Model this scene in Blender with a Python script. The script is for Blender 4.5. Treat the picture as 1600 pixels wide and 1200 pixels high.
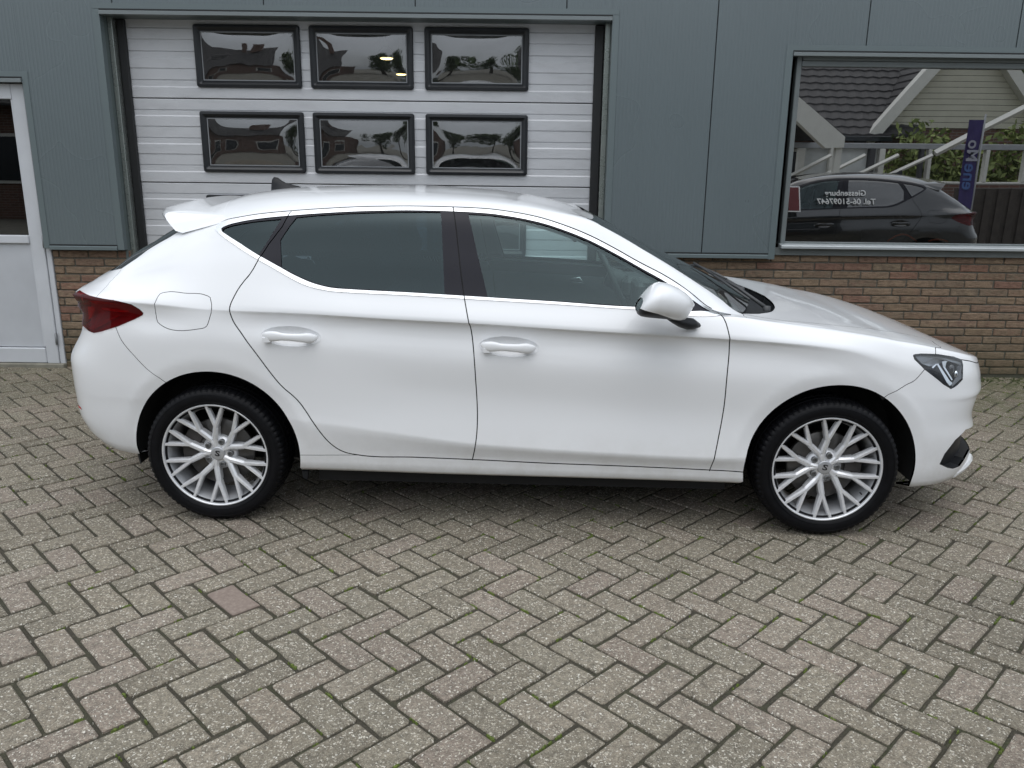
import bpy, bmesh, math, random
import numpy as np
from math import sin, cos, tan, pi, radians, sqrt, atan2, hypot
from mathutils import Vector, Matrix, Euler, geometry, noise as mnoise
from mathutils.bvhtree import BVHTree

for o in list(bpy.data.objects):
    bpy.data.objects.remove(o, do_unlink=True)
SC = bpy.context.scene
C = SC.collection
RND = random.Random(7)

# ------------------------------------------------------------------ camera
CAM_F, CAM_PITCH, CAM_ROLL, CAM_YAW, CAM_H = 1297.12, 0.26043, 0.012303, 0.001423, 1.57669
def cam_axes():
    cp, sp, cy, sy = cos(CAM_PITCH), sin(CAM_PITCH), cos(CAM_YAW), sin(CAM_YAW)
    F = Vector((sy*cp, cy*cp, -sp)); R = Vector((cy, -sy, 0)); U = R.cross(F)
    c, s = cos(CAM_ROLL), sin(CAM_ROLL)
    return F, R*c + U*s, R*(-s) + U*c
CF, CR, CU = cam_axes()
cam = bpy.data.cameras.new('camera'); camo = bpy.data.objects.new('camera', cam); C.objects.link(camo)
M3 = Matrix((CR, CU, -CF)).transposed()
camo.matrix_world = Matrix.Translation((0, 0, CAM_H)) @ M3.to_4x4()
cam.sensor_width = 36.0; cam.lens = CAM_F*36.0/1600.0; cam.clip_start = 0.05; cam.clip_end = 600
SC.camera = camo
# ------------------------------------------------------------------ sky, sun, exposure
SUN_EL, SUN_AZ = radians(72), radians(188)       # azimuth clockwise from +y: the sun stands behind the camera, a little to the left
w = bpy.data.worlds.new('World'); SC.world = w; w.use_nodes = True
nt = w.node_tree; nt.nodes.clear()
sky = nt.nodes.new('ShaderNodeTexSky'); sky.sky_type = 'NISHITA'; sky.sun_disc = False
sky.sun_elevation = SUN_EL; sky.sun_rotation = SUN_AZ; sky.dust_density = 4.0; sky.ozone_density = 1.0; sky.air_density = 1.0
hs = nt.nodes.new('ShaderNodeHueSaturation'); hs.inputs['Saturation'].default_value = 0.30
bg = nt.nodes.new('ShaderNodeBackground'); bg.inputs['Strength'].default_value = 0.15
wo = nt.nodes.new('ShaderNodeOutputWorld')
# an even layer of cloud over the sky texture: brighter overhead than at the horizon, slightly mottled
tc = nt.nodes.new('ShaderNodeTexCoord'); sx = nt.nodes.new('ShaderNodeSeparateXYZ'); nt.links.new(tc.outputs['Generated'], sx.inputs[0])
cr_ = nt.nodes.new('ShaderNodeValToRGB'); cr_.color_ramp.elements[0].position = 0.0; cr_.color_ramp.elements[0].color = (.37, .415, .46, 1)
cr_.color_ramp.elements[1].position = 1.0; cr_.color_ramp.elements[1].color = (.905, .985, 1.085, 1); nt.links.new(sx.outputs[2], cr_.inputs[0])
cn = nt.nodes.new('ShaderNodeTexNoise'); cn.inputs['Scale'].default_value = 2.2; cn.inputs['Detail'].default_value = 5.0; nt.links.new(tc.outputs['Generated'], cn.inputs['Vector'])
cm = nt.nodes.new('ShaderNodeMapRange'); cm.inputs['From Min'].default_value = .3; cm.inputs['From Max'].default_value = .7; cm.inputs['To Min'].default_value = 5.2; cm.inputs['To Max'].default_value = 7.6; nt.links.new(cn.outputs[0], cm.inputs[0])
vm = nt.nodes.new('ShaderNodeVectorMath'); vm.operation = 'SCALE'; nt.links.new(cr_.outputs[0], vm.inputs[0]); nt.links.new(cm.outputs[0], vm.inputs['Scale'])
mx = nt.nodes.new('ShaderNodeMix'); mx.data_type = 'RGBA'; mx.inputs[0].default_value = .72
nt.links.new(sky.outputs[0], hs.inputs['Color']); nt.links.new(hs.outputs[0], mx.inputs[6]); nt.links.new(vm.outputs[0], mx.inputs[7])
nt.links.new(mx.outputs[2], bg.inputs['Color']); nt.links.new(bg.outputs[0], wo.inputs[0])
sl = bpy.data.lights.new('sun', 'SUN'); sl.energy = 0.5; sl.angle = radians(85); sl.color = (1.0, .97, .93)
so = bpy.data.objects.new('sun', sl); C.objects.link(so)
sd = Vector((sin(SUN_AZ)*cos(SUN_EL), cos(SUN_AZ)*cos(SUN_EL), sin(SUN_EL)))
so.rotation_euler = sd.to_track_quat('Z', 'Y').to_euler(); so.location = (0, -5, 12)
SC.view_settings.view_transform = 'Standard'; SC.view_settings.look = 'None'
SC.view_settings.exposure = 0.62; SC.view_settings.gamma = 1.0; SC.view_settings.use_curve_mapping = False
SC.render.engine = 'CYCLES'
SC.cycles.max_bounces = 10; SC.cycles.transparent_max_bounces = 16; SC.cycles.transmission_bounces = 8; SC.cycles.glossy_bounces = 5
SC.cycles.caustics_reflective = False; SC.cycles.caustics_refractive = False
SC.cycles.use_denoising = True
try: SC.cycles.denoiser = 'OPENIMAGEDENOISE'
except Exception: pass

# ------------------------------------------------------------------ helpers: tags and meshes
def tag(o, label=None, cat=None, group=None, kind=None):
    if label: o['label'] = label
    if cat: o['category'] = cat
    if group: o['group'] = group
    if kind: o['kind'] = kind
    return o
def empty(name, loc=(0,0,0), rz=0.0, **kw):
    o = bpy.data.objects.new(name, None); C.objects.link(o); o.location = loc; o.rotation_euler = (0,0,rz)
    o.empty_display_size = .2
    return tag(o, **kw)
def mkobj(name, me, parent=None, **kw):
    o = bpy.data.objects.new(name, me); C.objects.link(o)
    if parent is not None: o.parent = parent
    return tag(o, **kw)
class MB:
    """collects faces; build() links them as one mesh object"""
    def __init__(s): s.v=[]; s.f=[]; s.m=[]; s.sm=[]; s.r=[]
    def add(s, vs, fs, m=0, smooth=False, rnd=0.0):
        b=len(s.v); s.v += [tuple(p) for p in vs]
        for f in fs:
            s.f.append([b+i for i in f]); s.m.append(m); s.sm.append(smooth); s.r.append(rnd)
        return s
    def box(s, x0,x1,y0,y1,z0,z1, m=0, M=None, bev=0.0):
        if bev>0:
            return s.bbox(x0,x1,y0,y1,z0,z1,bev,m,M)
        vs=[(x,y,z) for z in (z0,z1) for y in (y0,y1) for x in (x0,x1)]
        if M: vs=[M@Vector(p) for p in vs]
        return s.add(vs,[(0,2,3,1),(4,5,7,6),(0,1,5,4),(2,6,7,3),(0,4,6,2),(1,3,7,5)],m)
    def bbox(s,x0,x1,y0,y1,z0,z1,b,m=0,M=None):
        # box with chamfered edges
        vs=[];idx={}
        X=(x0,x1);Y=(y0,y1);Z=(z0,z1)
        for i in (0,1):
            for j in (0,1):
                for k in (0,1):
                    sx=1-2*i;sy=1-2*j;sz=1-2*k
                    for a,(ox,oy,oz) in enumerate(((0,b,b),(b,0,b),(b,b,0))):
                        idx[i,j,k,a]=len(vs); vs.append((X[i]+sx*ox,Y[j]+sy*oy,Z[k]+sz*oz))
        f=[]
        for i in (0,1):
            f.append([idx[i,j,k,0] for j,k in ((0,0),(1,0),(1,1),(0,1))])
            f.append([idx[j,i,k,1] for j,k in ((0,0),(0,1),(1,1),(1,0))])
            f.append([idx[j,k,i,2] for j,k in ((0,0),(1,0),(1,1),(0,1))])
            for j in (0,1):
                f.append([idx[i,j,0,0],idx[i,j,1,0],idx[i,j,1,1],idx[i,j,0,1]])
                f.append([idx[i,0,j,0],idx[i,1,j,0],idx[i,1,j,2],idx[i,0,j,2]])
                f.append([idx[0,i,j,1],idx[1,i,j,1],idx[1,i,j,2],idx[0,i,j,2]])
                for k in (0,1): f.append([idx[i,j,k,a] for a in (0,1,2)])
        if M: vs=[M@Vector(p) for p in vs]
        s.add(vs,f,m)
        s.needs_norm=True
        return s
    def tube(s, pts, r, n=8, m=0, caps=True, smooth=True, closed=False):
        pts=[Vector(p) for p in pts]; N=len(pts)
        rs = r if hasattr(r,'__len__') else [r]*N
        vs=[]; up=Vector((0,0,1)); last=None
        for i,p in enumerate(pts):
            if closed: t=pts[(i+1)%N]-pts[i-1]
            else: t=(pts[min(i+1,N-1)]-pts[max(i-1,0)])
            t.normalize()
            if last is None:
                a=t.cross(up)
                if a.length<.1: a=t.cross(Vector((1,0,0)))
            else: a=last-t*last.dot(t)
            a.normalize(); last=a; b=t.cross(a)
            for k in range(n):
                th=2*pi*k/n; vs.append(p+(a*cos(th)+b*sin(th))*rs[i])
        fs=[]
        for i in range(N if closed else N-1):
            j=(i+1)%N
            for k in range(n):
                fs.append((i*n+k,i*n+(k+1)%n,j*n+(k+1)%n,j*n+k))
        if caps and not closed:
            fs.append(tuple(range(n))[::-1]); fs.append(tuple((N-1)*n+k for k in range(n)))
        return s.add(vs,fs,m,smooth)
    def lathe(s, prof, n=32, axis='y', c=(0,0,0), m=0, smooth=True, close=False):
        # prof: list (radius, height along axis)
        vs=[];fs=[]
        for (r,h) in prof:
            for k in range(n):
                th=2*pi*k/n; a,b=r*cos(th),r*sin(th)
                p={'y':(a,h,b),'z':(a,b,h),'x':(h,a,b)}[axis]
                vs.append((p[0]+c[0],p[1]+c[1],p[2]+c[2]))
        P=len(prof)
        for i in range(P if close else P-1):
            j=(i+1)%P
            for k in range(n): fs.append((i*n+k,i*n+(k+1)%n,j*n+(k+1)%n,j*n+k))
        return s.add(vs,fs,m,smooth)
    def prism(s, poly, axis, a, b, m=0, smooth=False):
        # poly 2D; axis 'x': (y,z); 'y': (x,z); 'z': (x,y)
        def P(p,h): return {'x':(h,p[0],p[1]),'y':(p[0],h,p[1]),'z':(p[0],p[1],h)}[axis]
        n=len(poly); vs=[P(p,a) for p in poly]+[P(p,b) for p in poly]
        fs=[tuple(range(n)),tuple(range(n,2*n))[::-1]]+[(i,(i+1)%n,n+(i+1)%n,n+i) for i in range(n)]
        return s.add(vs,fs,m,smooth)
    def mesh(s, name, mats, fixn=True, rnd=False):
        me=bpy.data.meshes.new(name); me.from_pydata(s.v,[],s.f)
        me.polygons.foreach_set('material_index',s.m); me.polygons.foreach_set('use_smooth',s.sm)
        for mm in (mats if isinstance(mats,(list,tuple)) else [mats]): me.materials.append(mm)
        if rnd:
            at=me.attributes.new('rnd','FLOAT','FACE'); at.data.foreach_set('value',s.r)
        if fixn:
            bm=bmesh.new(); bm.from_mesh(me); bmesh.ops.recalc_face_normals(bm,faces=bm.faces); bm.to_mesh(me); bm.free()
        me.update(); return me
    def build(s, name, mats, parent=None, fixn=True, rnd=False, **kw):
        return mkobj(name, s.mesh(name,mats,fixn,rnd), parent, **kw)

# ------------------------------------------------------------------ helpers: materials
class NT:
    def __init__(s, name):
        s.mat=bpy.data.materials.new(name); s.mat.use_nodes=True; s.t=s.mat.node_tree; s.t.nodes.clear()
        s.out=s.t.nodes.new('ShaderNodeOutputMaterial')
    def n(s, kind, ins=None, **props):
        nd=s.t.nodes.new('ShaderNode'+kind)
        for k,v in props.items(): setattr(nd,k,v)
        for k,v in (ins or {}).items():
            sock=nd.inputs[k]
            if isinstance(v, bpy.types.NodeSocket): s.t.links.new(v,sock)
            elif isinstance(v, bpy.types.Node): s.t.links.new(v.outputs[0],sock)
            else:
                if isinstance(v,(tuple,list)) and len(v)==3 and sock.type=='RGBA': v=(*v,1)
                sock.default_value=v
        return nd
    def pos(s): return s.n('NewGeometry').outputs['Position']
    def obj(s): return s.n('TexCoord').outputs['Object']
    def map(s, vec, scale=(1,1,1), loc=(0,0,0), rot=(0,0,0)): return s.n('Mapping',{'Vector':vec,'Scale':scale,'Location':loc,'Rotation':rot}).outputs[0]
    def noise(s, vec, sc, det=3, rough=.5, out='Fac'): return s.n('TexNoise',{'Vector':vec,'Scale':sc,'Detail':det,'Roughness':rough}).outputs[out]
    def ramp(s, fac, pts, interp='LINEAR'):
        r=s.n('ValToRGB',{'Fac':fac}); cr=r.color_ramp; cr.interpolation=interp
        while len(cr.elements)<len(pts): cr.elements.new(.5)
        for e,(p,c) in zip(cr.elements,pts):
            e.position=p
            if not hasattr(c,'__len__'): c=(c,c,c)
            e.color=(*c,1)
        return r.outputs[0]
    def mix(s, f, a, b, mode='MIX'):
        m=s.n('Mix',data_type='RGBA',blend_type=mode)
        for i,v in ((0,f),(6,a),(7,b)):
            if isinstance(v,bpy.types.NodeSocket): s.t.links.new(v,m.inputs[i])
            else:
                if i and not hasattr(v,'__len__'): v=(v,v,v)
                m.inputs[i].default_value=(*v,1) if i else v
        return m.outputs[2]
    def math(s, op, a, b=0.0, c=None, clamp=False):
        m=s.n('Math',operation=op,use_clamp=clamp)
        for i,v in enumerate((a,b,c)):
            if v is None: continue
            if isinstance(v,bpy.types.NodeSocket): s.t.links.new(v,m.inputs[i])
            else: m.inputs[i].default_value=v
        return m.outputs[0]
    def bump(s, h, strength=.3, dist=.01, normal=None):
        ins={'Height':h,'Strength':strength,'Distance':dist}
        if normal is not None: ins['Normal']=normal
        return s.n('Bump',ins).outputs[0]
    def pbr(s, color, rough=.5, metal=0.0, normal=None, **kw):
        ins={'Base Color':color,'Roughness':rough,'Metallic':metal}
        if normal is not None: ins['Normal']=normal
        for k,v in kw.items(): ins[k]=v
        p=s.n('BsdfPrincipled',ins); s.t.links.new(p.outputs[0],s.out.inputs[0]); return s.mat
    def surf(s, sh): s.t.links.new(sh,s.out.inputs[0]); return s.mat
def plain(name, col, rough=.5, metal=0.0, var=.06, vs=8.0, **kw):
    """plain paint / plastic / metal with slight tonal wear so nothing is perfectly flat"""
    t=NT(name); o=t.pos()
    nz=t.noise(o,vs,4,.6)
    a=tuple(max(0,c*(1-var)) for c in col); b=tuple(min(1,c*(1+var)) for c in col)
    cc=t.ramp(nz,[(.3,a),(.7,b)])
    rr=t.math('ADD',t.math('MULTIPLY',t.noise(o,vs*2.3,3),.12),rough-.06)
    return t.pbr(cc,rr,metal,**kw)

def at(px, py, Y):
    """world point seen at a pixel of the photograph, on the plane y = Y"""
    d=CF+CR*((px-800)/CAM_F)-CU*((py-600)/CAM_F)
    t=Y/d.y; return Vector((0,0,CAM_H))+d*t
# ================================================================== SETTING: paving
YB = 6.283          # brick face
YC = 6.223          # cladding face
def paver_material():
    t=NT('paver_concrete'); p=t.pos()
    oi=t.n('ObjectInfo').outputs['Random']; at_=t.n('Attribute',attribute_name='rnd').outputs['Fac']
    r=t.math('FRACT',t.math('ADD',oi,at_)); r2=t.math('FRACT',t.math('MULTIPLY',r,7.31)); r3=t.math('FRACT',t.math('MULTIPLY',r,23.7))
    big=t.noise(p,1.3,3); mid=t.noise(p,38,4,.65); fin=t.noise(p,170,3,.7)
    base=t.ramp(r,[(0,(.146,.126,.094)),(.30,(.174,.150,.112)),(.55,(.192,.165,.124)),(.76,(.202,.166,.130)),(.92,(.200,.160,.130)),(1,(.222,.184,.148))])
    base=t.mix(t.math('MULTIPLY',r2,.30),base,(.225,.205,.158))
    base=t.mix(.65,base,t.ramp(mid,[(.3,.42),(.5,1.0),(.70,1.50)]),'MULTIPLY')
    base=t.mix(.6,base,t.ramp(fin,[(.36,.40),(.5,1.0),(.66,1.6)]),'MULTIPLY')
    base=t.mix(.5,base,t.ramp(big,[(.3,.70),(.7,1.18)]),'MULTIPLY')
    # exposed aggregate: pale chips of two sizes, dark pits
    wv=t.n('VectorMath',{0:p,1:t.n('VectorMath',{0:t.n('TexNoise',{'Vector':p,'Scale':90.0,'Detail':2.0}).outputs['Color'],'Scale':.022},operation='SCALE').outputs[0]},operation='ADD').outputs[0]
    v1=t.n('TexVoronoi',{'Vector':t.map(wv,(1,1,.4)),'Scale':128.0,'Randomness':1.0})
    v2=t.n('TexVoronoi',{'Vector':t.map(wv,(1,1,.4),(3,1,2)),'Scale':235.0,'Randomness':1.0})
    def chip(v,th,d0,d1):
        sel=t.math('GREATER_THAN',t.n('SeparateColor',{'Color':v.outputs['Color']}).outputs[0],th)
        return t.math('MULTIPLY',sel,t.ramp(v.outputs['Distance'],[(d0,1),(d1,0)]))
    c1=chip(v1,.52,.30,.44); c2=chip(v2,.45,.24,.46)
    tint=t.ramp(t.n('SeparateColor',{'Color':v1.outputs['Color']}).outputs[1],[(0,(.66,.62,.53)),(.6,(.50,.45,.36)),(1,(.78,.75,.67))])
    col=t.mix(t.math('MULTIPLY',c2,.70),base,(.36,.335,.27))
    col=t.mix(t.math('MULTIPLY',c1,.86),col,tint)
    pit=chip(v2,.0,.0,.1)
    # green film: near the wall at the right and here and there at the joints
    sx=t.n('SeparateXYZ',{'Vector':p})
    wall=t.math('MULTIPLY',t.ramp(t.math('MULTIPLY',sx.outputs[1],.1),[(.48,0),(.60,1)]),t.ramp(t.math('MULTIPLY_ADD',sx.outputs[0],.1,.0),[(.12,.25),(.33,1)]))
    mo=t.math('MULTIPLY',t.ramp(t.noise(p,9,5,.7),[(.42,0),(.60,1)]),wall)
    col=t.mix(t.math('MULTIPLY',mo,.8),col,(.085,.10,.035))
    far=t.ramp(t.math('MULTIPLY',sx.outputs[1],.1),[(.40,(1,1,1)),(.60,(.74,.73,.66))])  # pavers darken towards the wall: shade, dirt and moss painted into the colour
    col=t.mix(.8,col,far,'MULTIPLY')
    h=t.math('ADD',t.math('MULTIPLY',mid,.6),t.math('ADD',t.math('MULTIPLY',fin,.45),t.math('MULTIPLY',c1,.35)))
    nrm=t.bump(h,.9,.006)
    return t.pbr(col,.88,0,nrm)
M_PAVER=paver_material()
def soil_material():
    t=NT('joint_soil'); p=t.pos()
    n1=t.noise(p,7,4,.65); n2=t.noise(p,120,4,.7)
    col=t.ramp(n2,[(.3,(.028,.025,.017)),(.6,(.066,.058,.040)),(.8,(.12,.105,.075))])
    sx=t.n('SeparateXYZ',{'Vector':p})
    rt=t.ramp(t.math('MULTIPLY_ADD',sx.outputs[0],.1,.5),[(.30,.25),(.75,1)])
    mo=t.math('MULTIPLY',t.ramp(n1,[(.46,0),(.58,1)]),rt)
    col=t.mix(t.math('MULTIPLY',mo,.45),col,t.ramp(n2,[(.3,(.030,.040,.012)),(.7,(.075,.10,.025))]))
    return t.pbr(col,.95,0,t.bump(n2,.9,.01))
M_SOIL=soil_material()
pavement=empty('pavement',(0,0,0),kind='structure')
def grid_sheet(x0,x1,y0,y1,z,nx,ny,amp,seed):
    m=MB(); vs=[];fs=[]
    for j in range(ny+1):
        for i in range(nx+1):
            x=x0+(x1-x0)*i/nx; y=y0+(y1-y0)*j/ny
            vs.append((x,y,z+amp*mnoise.noise(Vector((x*6,y*6,seed)))))
    for j in range(ny):
        for i in range(nx):
            a=j*(nx+1)+i; fs.append((a,a+1,a+nx+2,a+nx+1))
    m.add(vs,fs,0,True); return m
grid_sheet(-7,7.2,.3,YB+.35,-.0068,150,70,.0022,3).build('joint_bed',M_SOIL,pavement,fixn=False)
# herringbone lattice measured on the photograph
PS=.1124; PA=radians(-45.25); POX,POY=.2792,.2571
E1=Vector((cos(PA),sin(PA),0)); E2=Vector((-sin(PA),cos(PA),0))
def paver_shape(m, cx, cy, ang, L=.2132, W=.1055, seed=0, rnd=0.0, loc=True):
    r=random.Random(seed)
    hl=L/2-r.uniform(0,.0035); hw=W/2-r.uniform(0,.003)
    pts=[]
    for sx,sy in ((1,1),(-1,1),(-1,-1),(1,-1)):
        c=r.choice([.002,.003,.004,.005,.008,.014]); c2=c*r.uniform(.6,1.3)
        a=(sx*hl,sy*(hw-c2)); b=(sx*(hl-c*.35),sy*(hw-c2*.35)); d=(sx*(hl-c),sy*hw)
        q=[a,b,d]
        if sx*sy<0: q=q[::-1]
        pts+=q
        # wandering arris: extra points along the side that follows
        if (sx,sy) in ((1,1),(-1,-1)):
            for e in (.33,-.33): pts.append((sx*hl*e*1.0,sy*(hw+r.uniform(-.0022,.0010))))
    pts=[(x+r.uniform(-.0014,.0014),y+r.uniform(-.0014,.0014)) for x,y in pts]
    ca,sa=cos(ang),sin(ang)
    tx,ty=[max(-.010,min(.010,r.gauss(0,.006))) for _ in (0,1)]; dz=max(-.0012,min(.0025,r.gauss(0,.0012)))
    def P(x,y,z): return (cx+ca*x-sa*y, cy+sa*x+ca*y, z+dz+tx*x+ty*y)
    n=len(pts); vs=[P(x,y,-.022) for x,y in pts]+[P(x,y,-.0034) for x,y in pts]+[P(x*(1-.0040/hl),y*(1-.0040/hw),0) for x,y in pts]
    fs=[]
    for i in range(n):
        j=(i+1)%n; fs+= [(i,j,n+j,n+i),(n+i,n+j,2*n+j,2*n+i)]
    fs.append(tuple(range(2*n,3*n)))
    m.add(vs,fs,0,False,rnd)
def project(P):
    d=Vector(P)-Vector((0,0,CAM_H)); z=d.dot(CF)
    return (800+CAM_F*d.dot(CR)/z, 600-CAM_F*d.dot(CU)/z, z)
pav=[]
for m_ in range(-90,91):
    for n_ in range(-40,41):
        for (u,v,ang) in ((1+m_+2*n_, .5+m_-2*n_, PA),(2.5+m_+2*n_, 0+m_-2*n_, PA+pi/2)):
            c=Vector((POX,POY,0))+E1*(u*PS)+E2*(v*PS)
            if abs(c.x)>6.6 or not (.55<c.y<YB+.25): continue
            pav.append((c.x,c.y,ang))
def pav_area(c):
    px,py,z=project((c[0],c[1],0))
    if z<.1 or not(-20<px<1620 and -20<py<1215): return -1.0/(1+hypot(c[0],c[1]-3))
    # bricks hidden under the car do not count as large
    if -2.15<c[0]<2.2 and 3.6<c[1]<5.4: return 0
    return 1000*CAM_H/z**3
pav.sort(key=pav_area,reverse=True)
variants=[]
for k in range(28):
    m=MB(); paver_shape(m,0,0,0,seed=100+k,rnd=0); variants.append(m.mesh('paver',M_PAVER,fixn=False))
M_PPINK=None
pk=at(374,928,1.0); pk=Vector((0,0,CAM_H))+(pk-Vector((0,0,CAM_H)))*(CAM_H/(CAM_H-pk.z))
pki=min(range(len(pav)),key=lambda i:hypot(pav[i][0]-pk.x,pav[i][1]-pk.y))
if pki>299: pav[299],pav[pki]=pav[pki],pav[299]; pki=299
for i,(x,y,a) in enumerate(pav[:300]):
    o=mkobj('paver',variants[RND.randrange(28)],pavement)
    o.location=(x+RND.gauss(0,.0008),y+RND.gauss(0,.0008),RND.uniform(-.0008,.0014)); o.rotation_euler=(0,0,a+RND.choice((0,pi))+RND.gauss(0,.008))
t=NT('paver_pink'); p=t.pos(); f_=t.noise(p,60,4,.65)
pink=[o for o in pavement.children if o.name.startswith('paver')][pki]
pink.data=pink.data.copy(); pink.data.materials[0]=t.pbr(t.ramp(f_,[(.3,(.175,.135,.112)),(.55,(.225,.178,.148)),(.75,(.28,.235,.20))]),.85,0,t.bump(f_,.5,.004)); pink['label']='smooth pinkish paver'
m=MB()
for i,(x,y,a) in enumerate(pav[300:]):
    paver_shape(m,x,y,a+RND.gauss(0,.008),seed=1000+i,rnd=RND.random())
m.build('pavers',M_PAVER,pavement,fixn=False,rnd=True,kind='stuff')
# moss in the joints and small stones
t=NT('moss'); p=t.pos(); M_MOSS=t.pbr(t.ramp(t.noise(p,160,3,.7),[(.3,(.040,.058,.012)),(.55,(.115,.155,.028)),(.8,(.22,.27,.06))]),.95,0,t.bump(t.noise(p,400,2),.8,.004))
def clump(m,x,y,z,a,l,w_,h,r,n=7):
    ca,sa=cos(a),sin(a); ring1=[];ring2=[]
    for k in range(n):
        th=2*pi*k/n; q=r.uniform(.75,1.2)
        X,Y=l*cos(th)*q,w_*sin(th)*q
        ring1.append((x+ca*X-sa*Y,y+sa*X+ca*Y,z-.006)); q=.6*r.uniform(.8,1.15); X*=q;Y*=q
        ring2.append((x+ca*X-sa*Y,y+sa*X+ca*Y,z+h*r.uniform(.6,1)))
    vs=ring1+ring2+[(x,y,z+h*1.1)]
    fs=[(k,(k+1)%n,n+(k+1)%n,n+k) for k in range(n)]+[(n+k,n+(k+1)%n,2*n) for k in range(n)]
    m.add(vs,fs,0,False)
m=MB(); r=random.Random(5)
for (x,y,a) in pav:
    if not(-4.3<x<4.6): continue
    dens=.42+.55*max(0,min(1,(x+2.2)/5))
    if y>5.6: dens*=1.3
    patch=mnoise.noise(Vector((x*1.1,y*1.1,4)))
    if r.random()<dens*(.62+1.5*patch):
        for _ in range(r.choice((1,1,2,3))):
            side=r.choice((0,1,2,3)); L,W_=PS,PS/2
            if side<2: ox,oy,aa=(r.uniform(-.9,.9)*L,(W_ if side else -W_),a)
            else: ox,oy,aa=((L if side==2 else -L),r.uniform(-.8,.8)*W_,a+pi/2)
            ca,sa=cos(a),sin(a); s_=r.uniform(.6,1.25)
            for q in range(r.choice((2,3,4))):
                dx=r.gauss(0,.009); X=x+ca*ox-sa*oy+cos(aa)*dx; Y=y+sa*ox+ca*oy+sin(aa)*dx
                clump(m,X+r.gauss(0,.001),Y+r.gauss(0,.001),-.0035,aa,.009*s_*r.uniform(.6,1.4),.0055*s_*r.uniform(.7,1.2),r.uniform(.002,.006),r)
m.build('moss',M_MOSS,None,fixn=False,kind='stuff')
t=NT('wall_moss'); p=t.pos(); M_MOSS2=t.pbr(t.ramp(t.noise(p,90,4,.7),[(.3,(.018,.024,.008)),(.55,(.05,.062,.018)),(.8,(.10,.12,.035))]),.95)
m=MB()
for _ in range(900):   # moss cushions at the foot of the wall, right
    x=r.uniform(1.2,4.8); y=YB-abs(r.gauss(0,.10))-.01
    clump(m,x,y,-.001,r.uniform(0,3),r.uniform(.006,.02),r.uniform(.005,.013),r.uniform(.003,.010),r)
m.build('wall_foot_moss',M_MOSS2,None,fixn=False,kind='stuff')
m=MB()
M_GRIT=plain('grit',(.42,.40,.34),.9,var=.3,vs=60)
for _ in range(2600):
    x,y=r.uniform(-4.2,4.2),r.uniform(1.6,YB)
    if r.random()<.4: y=YB-abs(r.gauss(0,.15))
    s_=r.uniform(.0008,.0026); clump(m,x,y,.000,r.uniform(0,3),s_*1.3,s_,s_*.8,r,5)
m.build('grit',M_GRIT,None,fixn=False,kind='stuff')
# wide ground sheet to the horizon, under everything
t=NT('yard_ground'); p=t.pos()
br=t.n('TexBrick',{'Vector':t.map(p,(1,1,1),(0,0,0),(0,0,radians(45))),'Color1':(.20,.185,.155),'Color2':(.15,.145,.12),'Mortar':(.06,.06,.04),'Scale':1.0,'Mortar Size':.006,'Brick Width':.22,'Row Height':.11}).outputs[0]
M_YARD=t.pbr(t.mix(.5,br,t.ramp(t.noise(p,5,5,.7),[(.3,.6),(.7,1.3)]),'MULTIPLY'),.9)
m=MB(); vs=[(-300,-300,-.03),(300,-300,-.03),(300,300,-.03),(-300,300,-.03)]; m.add(vs,[(0,1,2,3)])
m.build('ground',M_YARD,None,kind='structure',fixn=False)
m=MB()
for (x0,x1,y0,y1) in ((-60,-6.6,-60,60),(6.6,60,-60,6.3),(-6.6,6.6,-60,.55)):
    m.add([(x0,y0,-.004),(x1,y0,-.004),(x1,y1,-.004),(x0,y1,-.004)],[(0,1,2,3)])
m.build('yard_paving',M_YARD,None,kind='structure',fixn=False)

# ================================================================== brick walls
def brick_material():
    t=NT('facing_brick'); p=t.pos()
    oi=t.n('ObjectInfo').outputs['Random']; r2=t.math('FRACT',t.math('MULTIPLY',oi,13.7)); r3=t.math('FRACT',t.math('MULTIPLY',oi,57.3))
    col=t.ramp(oi,[(0,(.215,.160,.108)),(.22,(.230,.170,.118)),(.40,(.195,.152,.108)),(.55,(.250,.192,.132)),(.66,(.212,.148,.108)),(.80,(.238,.140,.100)),(.90,(.215,.128,.095)),(1,(.175,.142,.106))],'CONSTANT')
    streak=t.noise(t.map(p,(14,14,50)),1.6,5,.7)
    fin=t.noise(p,130,4,.7)
    blot=t.noise(t.map(p,(1,1,1.6)),22,3,.6)
    col=t.mix(t.math('MULTIPLY',t.ramp(blot,[(.45,0),(.62,1)]),.55),col,t.mix(r3,(.30,.235,.16),(.20,.115,.085)))
    col=t.mix(.75,col,t.ramp(streak,[(.32,.45),(.5,1.0),(.7,1.30)]),'MULTIPLY')
    col=t.mix(.5,col,t.ramp(fin,[(.3,.6),(.5,1.0),(.75,1.4)]),'MULTIPLY')
    crack=t.ramp(t.noise(t.map(p,(30,30,85)),1.3,6,.8),[(.30,1),(.345,0)])
    col=t.mix(t.math('MULTIPLY',crack,.8),col,(.045,.028,.020))
    z=t.n('SeparateXYZ',{'Vector':p}).outputs[2]
    alg=t.math('MULTIPLY',t.ramp(z,[(.10,1),(.42,0)]),t.ramp(t.noise(p,5,5,.7),[(.30,.4),(.62,1)]))
    col=t.mix(t.math('MULTIPLY',alg,.72),col,(.075,.072,.040))
    lime=t.ramp(t.noise(p,16,5,.75),[(.66,0),(.75,1)])
    col=t.mix(t.math('MULTIPLY',lime,.35),col,(.40,.37,.31)); col=t.mix(1.0,col,(.98,.94,.92),'MULTIPLY')
    return t.pbr(col,.92,0,t.bump(t.math('ADD',fin,t.math('MULTIPLY',streak,1.2)),.8,.005))
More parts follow.
